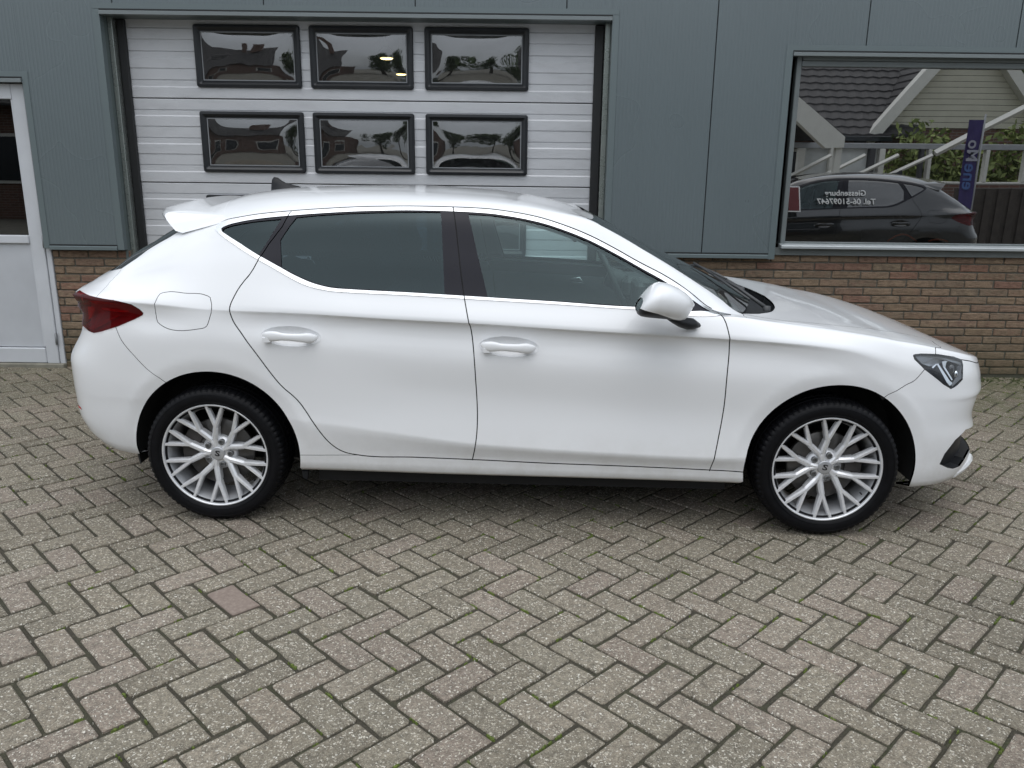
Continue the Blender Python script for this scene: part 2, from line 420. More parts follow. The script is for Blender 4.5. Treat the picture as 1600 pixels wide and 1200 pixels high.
def mortar_material():
    t=NT('mortar'); p=t.pos(); f=t.noise(p,120,4,.7)
    col=t.ramp(f,[(.3,(.085,.078,.062)),(.7,(.155,.145,.120))])
    z=t.n('SeparateXYZ',{'Vector':p}).outputs[2]
    col=t.mix(t.math('MULTIPLY',t.ramp(z,[(.05,1),(.4,0)]),.6),col,(.05,.055,.03))
    return t.pbr(col,.95,0,t.bump(f,.7,.006))
M_BRICK=brick_material(); M_MORTAR=mortar_material()
def brick_mesh(L,H,seed):
    r=random.Random(seed); m=MB(); hl,hh=L/2,H/2; c=.0035
    pts=[]
    for sx,sz in ((1,1),(-1,1),(-1,-1),(1,-1)):
        c1=c*r.uniform(.5,2.4)
        q=[(sx*hl,sz*(hh-c1)),(sx*(hl-c1),sz*hh)]
        if sx*sz<0: q=q[::-1]
        pts+=q
        # a mid point along the next side so the arris wanders
        nx={(1,1):(0,1),(-1,1):(-1,0),(-1,-1):(0,-1),(1,-1):(1,0)}[(sx,sz)]
        pts.append((nx[0]*hl+(0 if nx[0] else r.uniform(-.02,.02)),nx[1]*hh+(0 if nx[1] else r.uniform(-.008,.008))))
    pts=[(x+r.uniform(-.0014,.0014),z+r.uniform(-.0016,.0016)) for x,z in pts]
    n=len(pts)
    vs=[(x,.030,z) for x,z in pts]+[(x,.0035,z) for x,z in pts]+[(x*(1-.0042/hl),r.uniform(-.0012,.0012),z*(1-.0042/hh)) for x,z in pts]
    fs=[]
    for i in range(n):
        j=(i+1)%n; fs+=[(i,n+i,n+j,j),(n+i,2*n+i,2*n+j,n+j)]
    fs.append(tuple(range(2*n,3*n))[::-1]); m.add(vs,fs)
    return m.mesh('brick',M_BRICK,fixn=True)
BV=[brick_mesh(.209,.0505,k) for k in range(14)]; BH=[brick_mesh(.099,.0505,50+k) for k in range(5)]
def brick_wall(x0,x1,ztop,label,first,seed,right_ret=None):
    w_=empty('brick_wall',((x0+x1)/2,YB,0),label=label,cat='wall')
    m=MB(); m.box(x0-(x0+x1)/2,x1-(x0+x1)/2,.009,.10,-.02,ztop); m.build('mortar',M_MORTAR,w_)
    r=random.Random(seed); row=0; z=ztop-.0305
    while z>.02:
        ox=first[row%len(first)]
        x=x0-.22+ox+.11+r.uniform(-.004,.004)
        while x-.105<x1:
            a=max(x-.1045,x0+.001); b=min(x+.1045,x1-.001)
            if b-a>.02:
                full=b-a>.205
                me=BV[r.randrange(14)] if full else BH[r.randrange(5)]
                o=mkobj('brick',me,w_); o.location=((a+b)/2-(x0+x1)/2,r.gauss(0,.0012),z+r.gauss(0,.0006))
                if not full: o.scale=((b-a)/.101,1,1)
                o.rotation_euler=(0,r.gauss(0,.003)+(pi if full and r.random()<.0 else 0),0)
            x+=.2200+r.gauss(0,.0012)
        z-=.0610; row+=1
    return w_
fr=[.13,.02,.16,.07,.19,.04,.15,.09,.0,.12,.05,.17,.03,.11,.14,.06]
brick_wall(.72,4.92,.938,'low brown and red brick plinth under the display window, behind the car bonnet',fr,3)
brick_wall(-3.462,-2.875,.905,'short brick pier at the left between the white side door and the garage opening',[.05,.16,.08,.19,.03,.14],9)
m=MB()
M_CONC=plain('concrete_kerb',(.22,.21,.17),.9,var=.25,vs=14)
m.box(-4.6,-3.46,YB-.045,YB+.10,-.03,.030,bev=.006); m.build('threshold',M_CONC,None,kind='structure')

# ================================================================== green-grey metal cladding
def metal_paint(name,col,rough=.38,var=.05,coat=.0):
    t=NT(name); p=t.pos(); nz=t.noise(p,1.1,2,.5); st=t.noise(t.map(p,(14,14,.5)),1.0,2,.5)
    c=t.mix(nz,tuple(k*.94 for k in col),tuple(k*1.06 for k in col)); c=t.mix(t.math('MULTIPLY',st,.10),c,tuple(k*.80 for k in col))
    rr=t.math('MULTIPLY_ADD',t.noise(p,1.2,2),.08,rough-.04)
    return t.pbr(c,rr,0,**{'Specular IOR Level':.9})
M_CLAD=metal_paint('cladding_green_grey',(.120,.150,.160),.28)
M_TRIM=metal_paint('trim_green_grey',(.122,.155,.162),.33)
M_TRIM2=metal_paint('trim_light',(.165,.19,.195),.4)
M_BLACK=plain('black_rubber',(.012,.013,.014),.55)
M_DARK=plain('dark_void',(.02,.022,.022),.8)
def zlow(x):
    if x<-3.482: return 2.125
    if x<-2.887: return .948
    if x<.677: return 2.578
    if x<1.950: return .948
    return 2.368
wall=empty('cladding_wall',(0,YC,0),label='grey green metal clad garage facade with fine vertical ribs round the doors and window',cat='wall')
JX=[-2.792+1.0495*k for k in range(-3,9)]
ZT=4.6
for k in range(len(JX)-1):
    x0,x1=JX[k]+.004,JX[k+1]-.004
    m=MB(); n=40; wd=(x1-x0)/n
    brk=[x0+wd*i for i in range(n+1)]
    for b in (-3.482,-2.887,.677,1.950):
        if x0<b<x1: brk.append(b)
    brk.sort()
    def rib(m,a,b,z0,z1,i):
        w_=b-a
        # shallow trapezoid rib, 1.1 mm deep
        d=.0010
        P=[(a,0),(a+w_*.25,0),(a+w_*.38,d),(a+w_*.87,d),(b,0)]
        vs=[(x,y,z0) for x,y in P]+[(x,y,z1) for x,y in P]
        m.add(vs,[(i,i+1,5+i+1,5+i) for i in range(4)])
    for i in range(len(brk)-1):
        a,b=brk[i],brk[i+1]
        if b-a<1e-4: continue
        rib(m,a,b,zlow((a+b)/2),ZT,i)
    # return edges into the joint
    for x in (x0,x1):
        zz=zlow(x+(.01 if x==x0 else -.01)); m.add([(x,0,zz),(x,0,ZT),(x,.02,ZT),(x,.02,zz)],[(0,1,2,3)])
    m.build('cladding_panel',M_CLAD,wall,fixn=False)
m=MB()
for (a,b) in ((JX[0],-3.482),(-3.482,-2.887),(-2.887,.677),(.677,1.950),(1.950,JX[-1])):
    m.box(a,b,.012,.05,zlow((a+b)/2)+.004,ZT)
m.build('backing',M_DARK,wall)
# corner and edge trims: side flashings stand 3 mm proud, bottom drips with a dark shadow gap above
m=MB()
def vtrim(xa,xb,z0,z1): m.box(xa,xb,-.004,.052,z0,z1)
vtrim(-3.482,-3.440,.920,2.125); vtrim(-2.934,-2.8865,.915,2.574)
vtrim(.6765,.722,.915,2.574); vtrim(1.903,1.9505,.905,2.363)
m.build('edge_flashing',M_TRIM,wall)
def drip(x0,x1,z,lip=.018,h=.027,mat=M_TRIM2):
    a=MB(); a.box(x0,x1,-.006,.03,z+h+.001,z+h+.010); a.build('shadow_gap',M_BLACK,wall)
    b=MB(); b.prism([(-lip,z),(.05,z),(.05,z+h),(-.004,z+h),(-lip,z+h-.006)],'x',x0+.002,x1-.002); b.build('drip_flashing',mat,wall)
    c=MB(); c.box(x0-.045,x1+.045,-.0035,.0,z+h+.0105,z+h+.046); c.build('head_flashing',M_TRIM,wall)
def drip_low(x0,x1,z,h=.028):
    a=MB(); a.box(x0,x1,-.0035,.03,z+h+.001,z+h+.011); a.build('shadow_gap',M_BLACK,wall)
    b=MB(); b.prism([(-.012,z),(.05,z),(.05,z+h),(-.004,z+h),(-.012,z+h-.005)],'x',x0+.002,x1-.002); b.build('drip_flashing',M_TRIM,wall)
drip(-2.8860,.6760,2.539); drip(-4.95,-3.4825,2.086); drip(1.951,5.7,2.325,h=.026)
drip_low(-3.4395,-2.9345,.913); drip_low(.7225,1.9025,.910)
# soffit of the garage opening, reveals, steel frame
YD=6.420
M_STEEL=plain('frame_steel',(.30,.33,.31),.28,.55,var=.08)
M_SHEEN=plain('frame_sheen',(.34,.36,.35),.16,.75,var=.05)
t=NT('grey_green_reveal'); M_REV=plain('reveal_paint',(.10,.125,.125),.4)
m=MB(); m.box(-2.90,.69,YC+.03-YC,YD-YC+.06,2.5395,2.60); m.build('soffit',M_REV,wall)
m=MB(); m.box(-2.905,-2.8875,.053,.12,.0,2.539); m.box(.6775,.700,.053,.12,.0,2.539); m.build('reveal',M_REV,wall)
m=MB(); m.box(-2.8870,-2.855,.105,.14,.0,2.539,bev=.003); m.box(.640,.6770,.105,.14,.0,2.539,bev=.003); m.build('frame_post',M_STEEL,wall)
m=MB(); m.box(-2.870,-2.853,.141,.25,.0,2.539); m.box(.640,.655,.141,.25,.0,2.539); m.build('guide_cover',M_SHEEN,wall)
m=MB(); m.box(-2.853,-2.795,.165,.20,.0,2.535,bev=.006); m.box(.575,.639,.165,.20,.0,2.535,bev=.006); m.build('seal_strip',M_BLACK,wall)
# upper parapet and roof so the building has a top
m=MB(); m.box(JX[0],JX[-1],-.03,.25,ZT,ZT+.12,bev=.01); m.build('coping',M_TRIM,wall)

# ================================================================== sectional garage door
def door_skin():
    t=NT('silver_stucco_steel'); p=t.pos()
    emb=t.n('TexVoronoi',{'Vector':t.map(p,(1,1,1)),'Scale':150.0},feature='SMOOTH_F1').outputs['Distance']
    n1=t.noise(p,210,3,.6); big=t.noise(p,1.5,4,.6); drt=t.noise(t.map(p,(3,3,14)),1.2,5,.7)
    col=t.mix(.6,(.575,.585,.605),t.ramp(big,[(.3,.93),(.7,1.05)]),'MULTIPLY')
    col=t.mix(.55,col,t.ramp(drt,[(.28,.80),(.5,1.0),(.7,1.04)]),'MULTIPLY')
    return t.pbr(col,t.math('MULTIPLY_ADD',drt,.2,.30),.12,t.bump(t.math('ADD',emb,t.math('MULTIPLY',n1,.8)),.45,.002))
M_DOOR=door_skin()
gd=empty('garage_door',(-1.12,YD,0),label='closed silver sectional garage door with horizontal ribs and black framed windows, behind the car',cat='garage door')
OX=-1.12
WX=[(-2.312,-1.548),(-1.481,-.734),(-.651,.102)]
WINZ=((2.083,2.510),(1.484,1.917),(.884,1.317))
ZS=[(.012,.203),(.203,.803),(.803,1.403),(1.403,2.003),(2.003,2.545)]
for (z0,z1) in ZS:
    prof=[]; g=.004
    z1_=z1-.003; z0_=z0+.003
    prof.append((.012,z1_)); prof.append((.002,z1_)); prof.append((0,z1_-.004))
    lv=0.0
    for off,kind in ((.080,'g'),(.121,'o'),(.197,'g'),(.277,'g'),(.320,'o'),(.394,'g'),(.472,'g'),(.519,'o')):
        z=z1-off if z1<2.1 else 2.603-off
        if z<z0_+.02 or z>z1_-.02: continue
        if kind=='g':
            prof+= [(lv,z+.0035),(lv+.006,z+.0012),(lv+.006,z-.0012),(0,z-.0035)]; lv=0
        else:
            prof+= [(lv,z+.0045),(-.0045,z-.0045)]; lv=-.0045
    prof+= [(lv,z0_+.004),(.002,z0_),(.012,z0_)]
    win=[w_ for w_ in WINZ if w_[0]>z0 and w_[1]<z1+.1]
    m=MB(); mc=MB()
    cuts=[-2.80]; 
    for a_,b_ in WX: cuts+= [a_+.035,b_-.035]
    cuts.append(.60)
    for k in range(len(cuts)-1):
        xa,xb=cuts[k]-OX,cuts[k+1]-OX; hole=(k%2==1) and win
        for q in range(len(prof)-1):
            (ya,za),(yb_,zb_)=prof[q],prof[q+1]
            segs=[(ya,za,yb_,zb_)]
            if hole:
                lo_,hi_=win[0][0]+.035,win[0][1]-.035; segs=[]
                def Y(z): return ya+(yb_-ya)*((z-za)/(zb_-za) if abs(zb_-za)>1e-9 else 0)
                if za>hi_: segs.append((ya,za,Y(max(zb_,hi_)),max(zb_,hi_)))
                if zb_<lo_: segs.append((Y(min(za,lo_)),min(za,lo_),yb_,zb_))
            for (y0_,z0q,y1_,z1q) in segs: m.add([(xa,y0_,z0q),(xa,y1_,z1q),(xb,y1_,z1q),(xb,y0_,z0q)],[(0,1,2,3)])
        if hole:
            if win[0][0]+.035>z0: mc.box(xa,xb,.013,.04,z0,win[0][0]+.035)
            if z1>win[0][1]-.035: mc.box(xa,xb,.013,.04,win[0][1]-.035,z1)
        else: mc.box(xa,xb,.013,.04,z0,z1)
    m.build('door_section',M_DOOR,gd,fixn=False)
    mc.build('door_core',M_BLACK,gd)
def rrect(x0,x1,z0,z1,r,n=5):
    out=[]
    for cx,cz,a0 in ((x1-r,z1-r,0),(x0+r,z1-r,pi/2),(x0+r,z0+r,pi),(x1-r,z0+r,3*pi/2)):
        for k in range(n+1):
            a=a0+pi/2*k/n; out.append((cx+r*cos(a),cz+r*sin(a)))
    return out
def glassmat(name,tint=(.80,.84,.84),refl=1.0,rough=.01,ior=1.5,bump=0.0,haze=0.0,base=.0,rc=(1,1,1)):
    t=NT(name); p=t.pos()
    nrm=None
    if bump: nrm=t.bump(t.noise(p,7,2,.5),bump,.02)
    # two-sided pane: reflectance depends only on the angle, the same from either face
    ge=t.n('NewGeometry'); dt=t.n('VectorMath',{0:ge.outputs['Normal'],1:ge.outputs['Incoming']},operation='DOT_PRODUCT').outputs['Value']
    f5=t.math('POWER',t.math('SUBTRACT',1.0,t.math('ABSOLUTE',dt),clamp=True),5.0)
    fr_=t.math('MULTIPLY_ADD',f5,.92,.045)
    fac=t.math('MULTIPLY_ADD',fr_,refl,base,clamp=True)
    gi={'Roughness':rough,'Color':rc}
    if nrm is not None: gi['Normal']=nrm
    gl=t.n('BsdfGlossy',gi); tr=t.n('BsdfTransparent',{'Color':tint})
    sh=t.n('MixShader',{0:fac,1:tr.outputs[0],2:gl.outputs[0]}).outputs[0]
    if haze:
        df=t.n('BsdfDiffuse',{'Color':(.62,.64,.64)})
        hz=t.math('MULTIPLY',t.ramp(t.noise(p,60,4,.7),[(.50,.15),(.72,1)]),haze)
        sh=t.n('MixShader',{0:hz,1:sh,2:df.outputs[0]}).outputs[0]
    return t.surf(sh)
M_ACRYL=glassmat('acrylic_pane',(.50,.53,.54),1.5,.02,1.5,.0,.07,.13)
M_FRAME=plain('window_frame_black',(.012,.014,.017),.33,var=.2)
M_GASKET=plain('pane_edge_grey',(.22,.23,.24),.5)
WX=[(-2.312,-1.548),(-1.481,-.734),(-.651,.102)]
for z0,z1 in ((2.083,2.510),(1.484,1.917),(.884,1.317)):
    for x0,x1 in WX:
        cx,cz=(x0+x1)/2,(z0+z1)/2
        fr0=empty('window',(0,0,0)); fr0.parent=gd; fr0.location=(cx-OX,0,cz)
        hx,hz=(x1-x0)/2,(z1-z0)/2
        m=MB(); A=rrect(-hx,hx,-hz,hz,.018); n=len(A)
        rings=[]
        for ins,y in ((0,.0),(0.0,-.020),(.004,-.026),(.020,-.028),(.032,-.020),(.040,-.012),(.046,-.012),(.048,.004)):
            rings.append([(p[0],y,p[1]) for p in rrect(-hx+ins,hx-ins,-hz+ins,hz-ins,max(.018-ins*.3,.006))])
        vs=[q for R in rings for q in R]; fs=[]
        for a in range(len(rings)-1):
            for i in range(n):
                j=(i+1)%n; fs.append((a*n+i,a*n+j,(a+1)*n+j,(a+1)*n+i))
        m.add(vs,fs,0,False); m.build('window_frame',M_FRAME,fr0)
        m=MB(); a,b=.047,.054
        for (u0,u1,v0,v1) in ((-hx+a,hx-a,-hz+a,-hz+b),(-hx+a,hx-a,hz-b,hz-a),(-hx+a,-hx+b,-hz+b,hz-b),(hx-b,hx-a,-hz+b,hz-b)):
            m.box(u0,u1,-.0095,.0,v0,v1)
        m.build('pane_bead',M_GASKET,fr0)
        m=MB(); nx,nz=28,18; vs=[];fs=[]; sd_=x0*3+z0*5
        ax,az=hx-.052,hz-.052
        for j in range(nz+1):
            for i in range(nx+1):
                u=-1+2*i/nx; v=-1+2*j/nz
                b_=(1-abs(u)**3.2)*(1-abs(v)**2.6)
                wv=.0009*mnoise.noise(Vector((u*2.1+sd_,v*1.6,sd_)))+.0004*mnoise.noise(Vector((u*5+sd_,v*4,sd_*2)))
                vs.append((u*ax,-.007-.013*b_-wv*b_*1.2,v*az))
        for j in range(nz):
            for i in range(nx):
                q=j*(nx+1)+i; fs.append((q,q+1,q+nx+2,q+nx+1))
        m.add(vs,fs,0,True); m.build('pane',M_ACRYL,fr0,fixn=False)

# ================================================================== display window at the right
M_ALU=plain('sill_aluminium',(.42,.45,.46),.35,.3,var=.06)
M_WFR=plain('window_paint_grey',(.15,.17,.172),.42,var=.06)
dw=empty('display_window',(3.6,YB,1.0),label='wide workshop display window at the right with dark glass reflecting houses and a black car',cat='window')
def L(x): return x-3.6
m=MB(); m.box(L(2.000),L(2.036),-.012,.05,.012,1.34,bev=.004); m.box(L(5.25),L(5.30),-.012,.05,.012,1.34,bev=.004)
m.box(L(2.037),L(5.249),-.012,.05,1.262,1.30,bev=.003); m.box(L(2.037),L(5.249),-.024,.05,1.301,1.34,bev=.003); m.box(L(2.037),L(5.249),.0,.05,.012,.030,bev=.003)
m.build('window_frame',M_WFR,dw)
m=MB(); m.prism([(-.085,-.012),(-.085,.004),(-.079,.010),(.0,.018),(.0,-.012)],'x',L(1.990),L(5.31)); m.build('sill',M_ALU,dw)
m=MB(); m.box(L(1.9515),L(5.31),-.032,.02,-.066,-.0125); m.build('sill_apron',M_WFR,dw)
M_SHOPGLASS=glassmat('display_glass',(.34,.37,.37),1.0,.003,1.5,.0,.02,.42)
m=MB(); vs=[];fs=[]; nx,nz=60,24
for j in range(nz+1):
    for i in range(nx+1):
        x=2.036+(5.25-2.036)*i/nx; z=.030+(1.262-.030)*j/nz
        vs.append((L(x),.022+.00035*mnoise.noise(Vector((x*1.3,z*1.3,2.2))),z))
for j in range(nz):
    for i in range(nx):
        q=j*(nx+1)+i; fs.append((q,q+1,q+nx+2,q+nx+1))
m.add(vs,fs,0,True); m.build('pane',M_SHOPGLASS,dw,fixn=False)

# ================================================================== white side door at the left
M_WHITE=plain('door_paint_white',(.56,.58,.61),.42,var=.06,vs=3)
M_PANEL=plain('door_panel_white',(.50,.52,.55),.36,var=.10,vs=1.8)
sdoor=empty('side_door',(-4.05,YB,0),label='closed white side door with dark glass above a plain white panel, left edge of the wall',cat='door')
def L2(x): return x+4.05
m=MB(); m.box(L2(-3.598),L2(-3.506),-.020,.04,.030,2.080,bev=.004); m.box(L2(-4.62),L2(-4.53),-.020,.04,.030,2.080,bev=.004)
m.box(L2(-4.529),L2(-3.599),-.020,.04,1.975,2.080,bev=.004); m.build('door_frame',M_WHITE,sdoor)
m=MB(); m.box(L2(-3.503),L2(-3.464),-.010,.05,.0,.919,bev=.003); m.build('jamb_strip',M_WHITE,sdoor)
m=MB(); m.box(L2(-3.612),L2(-3.600),-.012,.03,.16,1.974); m.box(L2(-4.529),L2(-4.515),-.012,.03,.16,1.974)
m.box(L2(-4.514),L2(-3.613),-.024,.03,.950,1.010,bev=.005); m.box(L2(-4.529),L2(-3.600),-.022,.03,.033,.150,bev=.005); m.build('door_rail',M_WHITE,sdoor)
m=MB(); m.box(L2(-4.514),L2(-3.613),.0,.02,.156,.949); m.build('door_panel',M_PANEL,sdoor)
m=MB(); m.box(L2(-4.514),L2(-3.613),.006,.012,1.011,1.974); m.build('door_pane',glassmat('door_glass',(.25,.28,.28),1.6,.0,1.5,0,0,.05),sdoor)
m=MB()
for z in (.18,.92): m.tube([(L2(-3.504),-.026,z),(L2(-3.504),-.026,z+.09)],.008,8)
m.build('hinge',M_GASKET,sdoor)

# ================================================================== dark workshop inside
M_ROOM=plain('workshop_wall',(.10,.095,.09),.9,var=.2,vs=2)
m=MB()
rx0,rx1,ry0,ry1,rz1=-4.9,5.6,YC+.32,13.5,3.9
m.add([(rx0,ry1,0),(rx1,ry1,0),(rx1,ry1,rz1),(rx0,ry1,rz1)],[(0,1,2,3)])
m.add([(rx0,ry0,0),(rx0,ry1,0),(rx0,ry1,rz1),(rx0,ry0,rz1)],[(0,1,2,3)])
m.add([(rx1,ry0,0),(rx1,ry1,0),(rx1,ry1,rz1),(rx1,ry0,rz1)],[(0,1,2,3)])
m.add([(rx0,YC,rz1),(rx1,YC,rz1),(rx1,ry1,rz1),(rx0,ry1,rz1)],[(0,1,2,3)])
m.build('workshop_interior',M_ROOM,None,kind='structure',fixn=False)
m=MB(); m.add([(rx0,YB+.12,.004),(rx1,YB+.12,.004),(rx1,ry1,.004),(rx0,ry1,.004)],[(0,1,2,3)]); m.build('workshop_floor',plain('shop_floor',(.12,.12,.115),.5),None,kind='structure',fixn=False)
m=MB(); m.box(rx0,-4.62,YB+.01,YB+.2,0,rz1); m.box(-3.46,-2.91,YB+.11,YB+.2,0,rz1); m.box(.71,1.99,YB+.11,YB+.2,0,rz1); m.box(5.31,rx1,YB+.01,YB+.2,0,rz1); m.box(.71,5.31,YB+.11,YB+.2,0,.93)
m.box(-4.6,-3.46,YB+.11,YB+.2,2.1,rz1); m.box(-2.9,.7,YB+.22,YB+.3,2.6,rz1); m.box(1.99,5.3,YB+.11,YB+.2,2.36,rz1)
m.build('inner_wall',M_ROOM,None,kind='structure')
def emit(name,col,s):
    t=NT(name); return t.surf(t.n('Emission',{'Color':(*col,1),'Strength':s}).outputs[0])
M_LAMP=emit('warm_lamp',(1,.72,.30),7)
for i,(x,z,y,lab) in enumerate(((at(604,91,8.4).x,at(604,91,8.4).z,8.4,'warm ceiling lamp seen through the middle upper garage door window'),(at(627,116,10.6).x,at(627,116,10.6).z,10.6,'smaller warm ceiling lamp farther inside behind the garage door'))):
    L_=empty('ceiling_lamp',(x,y,z),label=lab,cat='lamp')
    m=MB(); m.lathe([(.001,.0),(.07,.004),(.09,.03),(.03,.09),(.012,.10),(.012,rz1-z-.003)],16,'z'); m.build('lamp_shade',M_GASKET,L_)
    m=MB(); m.lathe([(.001,-.012),(.045,-.010),(.062,-.002),(.001,-.001)],16,'z'); m.build('bulb',M_LAMP,L_)
# ================================================================== THE WHITE CAR
# body surface: 14 lengthwise rows, each given by half width and height along the car, swept round nose and tail
CAR_TH=.03256
CARW=Vector((.07272,4.26743,0))
FW=Vector((cos(CAR_TH),-sin(CAR_TH),0)); LT=Vector((sin(CAR_TH),cos(CAR_TH),0))
def tocar(P):
    d=Vector(P)-CARW; return Vector((d.dot(FW),d.dot(LT),d.z))
def dcar(d): return Vector((d.dot(FW),d.dot(LT),d.z))
CAMC=tocar((0,0,CAM_H))
def pray(px,py): return dcar(CF+CR*((px-800)/CAM_F)-CU*((py-600)/CAM_F)).normalized()
def trace(px,py,h):
    """car-frame point seen at a pixel, on the near side at half width h"""
    d=pray(px,py); t=(-h-CAMC.y)/d.y; return CAMC+d*t
def pchip(xk,yk):
    x=np.array(xk,float); y=np.array(yk,float); h=np.diff(x); dl=np.diff(y)/h; n=len(x)
    if n==2: dd=np.array([dl[0],dl[0]])
    else:
        dd=np.zeros(n)
        for i in range(1,n-1):
            if dl[i-1]*dl[i]>0:
                w1=2*h[i]+h[i-1]; w2=h[i]+2*h[i-1]; dd[i]=(w1+w2)/(w1/dl[i-1]+w2/dl[i])
        dd[0]=dl[0]; dd[-1]=dl[-1]
    def f(q):
        q=np.asarray(q,float); i=np.clip(np.searchsorted(x,q)-1,0,n-2); t=(q-x[i])/h[i]; t=np.clip(t,0,1)
        a=y[i];b=y[i+1]; m0=dd[i]*h[i]; m1=dd[i+1]*h[i]
        return (2*t**3-3*t**2+1)*a+(t**3-2*t**2+t)*m0+(-2*t**3+3*t**2)*b+(t**3-t**2)*m1
    return f
XR0,XL0=1.60,-1.72
UF,UR=2.24,-2.28
def tr_(pts,h):
    out=[]
    for a,b in pts:
        hh=h(a) if callable(h) else h
        P=trace(a,b,hh); out.append((P.x,P.z))
    return out
def rail_h(px):   # half width of the window top line along the car, by picture column
    return float(np.interp(px,[340,400,707,840,920,1000,1060,1116],[.635,.64,.640,.655,.672,.70,.735,.80]))
rail=tr_([(342,351),(352,346),(370,341.5),(405,336),(455,331),(500,328),(575,324),(650,323.2),(720,325),(760,327),(800,332),(840,340),(880,353),(920,369),(960,389),(1000,411),(1040,432),(1085,464),(1112,485)],rail_h)
apil=tr_([(915.6,341),(969,368),(1044,413),(1100,449)],lambda p:float(np.interp(p,[915,1159],[.595,.69])))
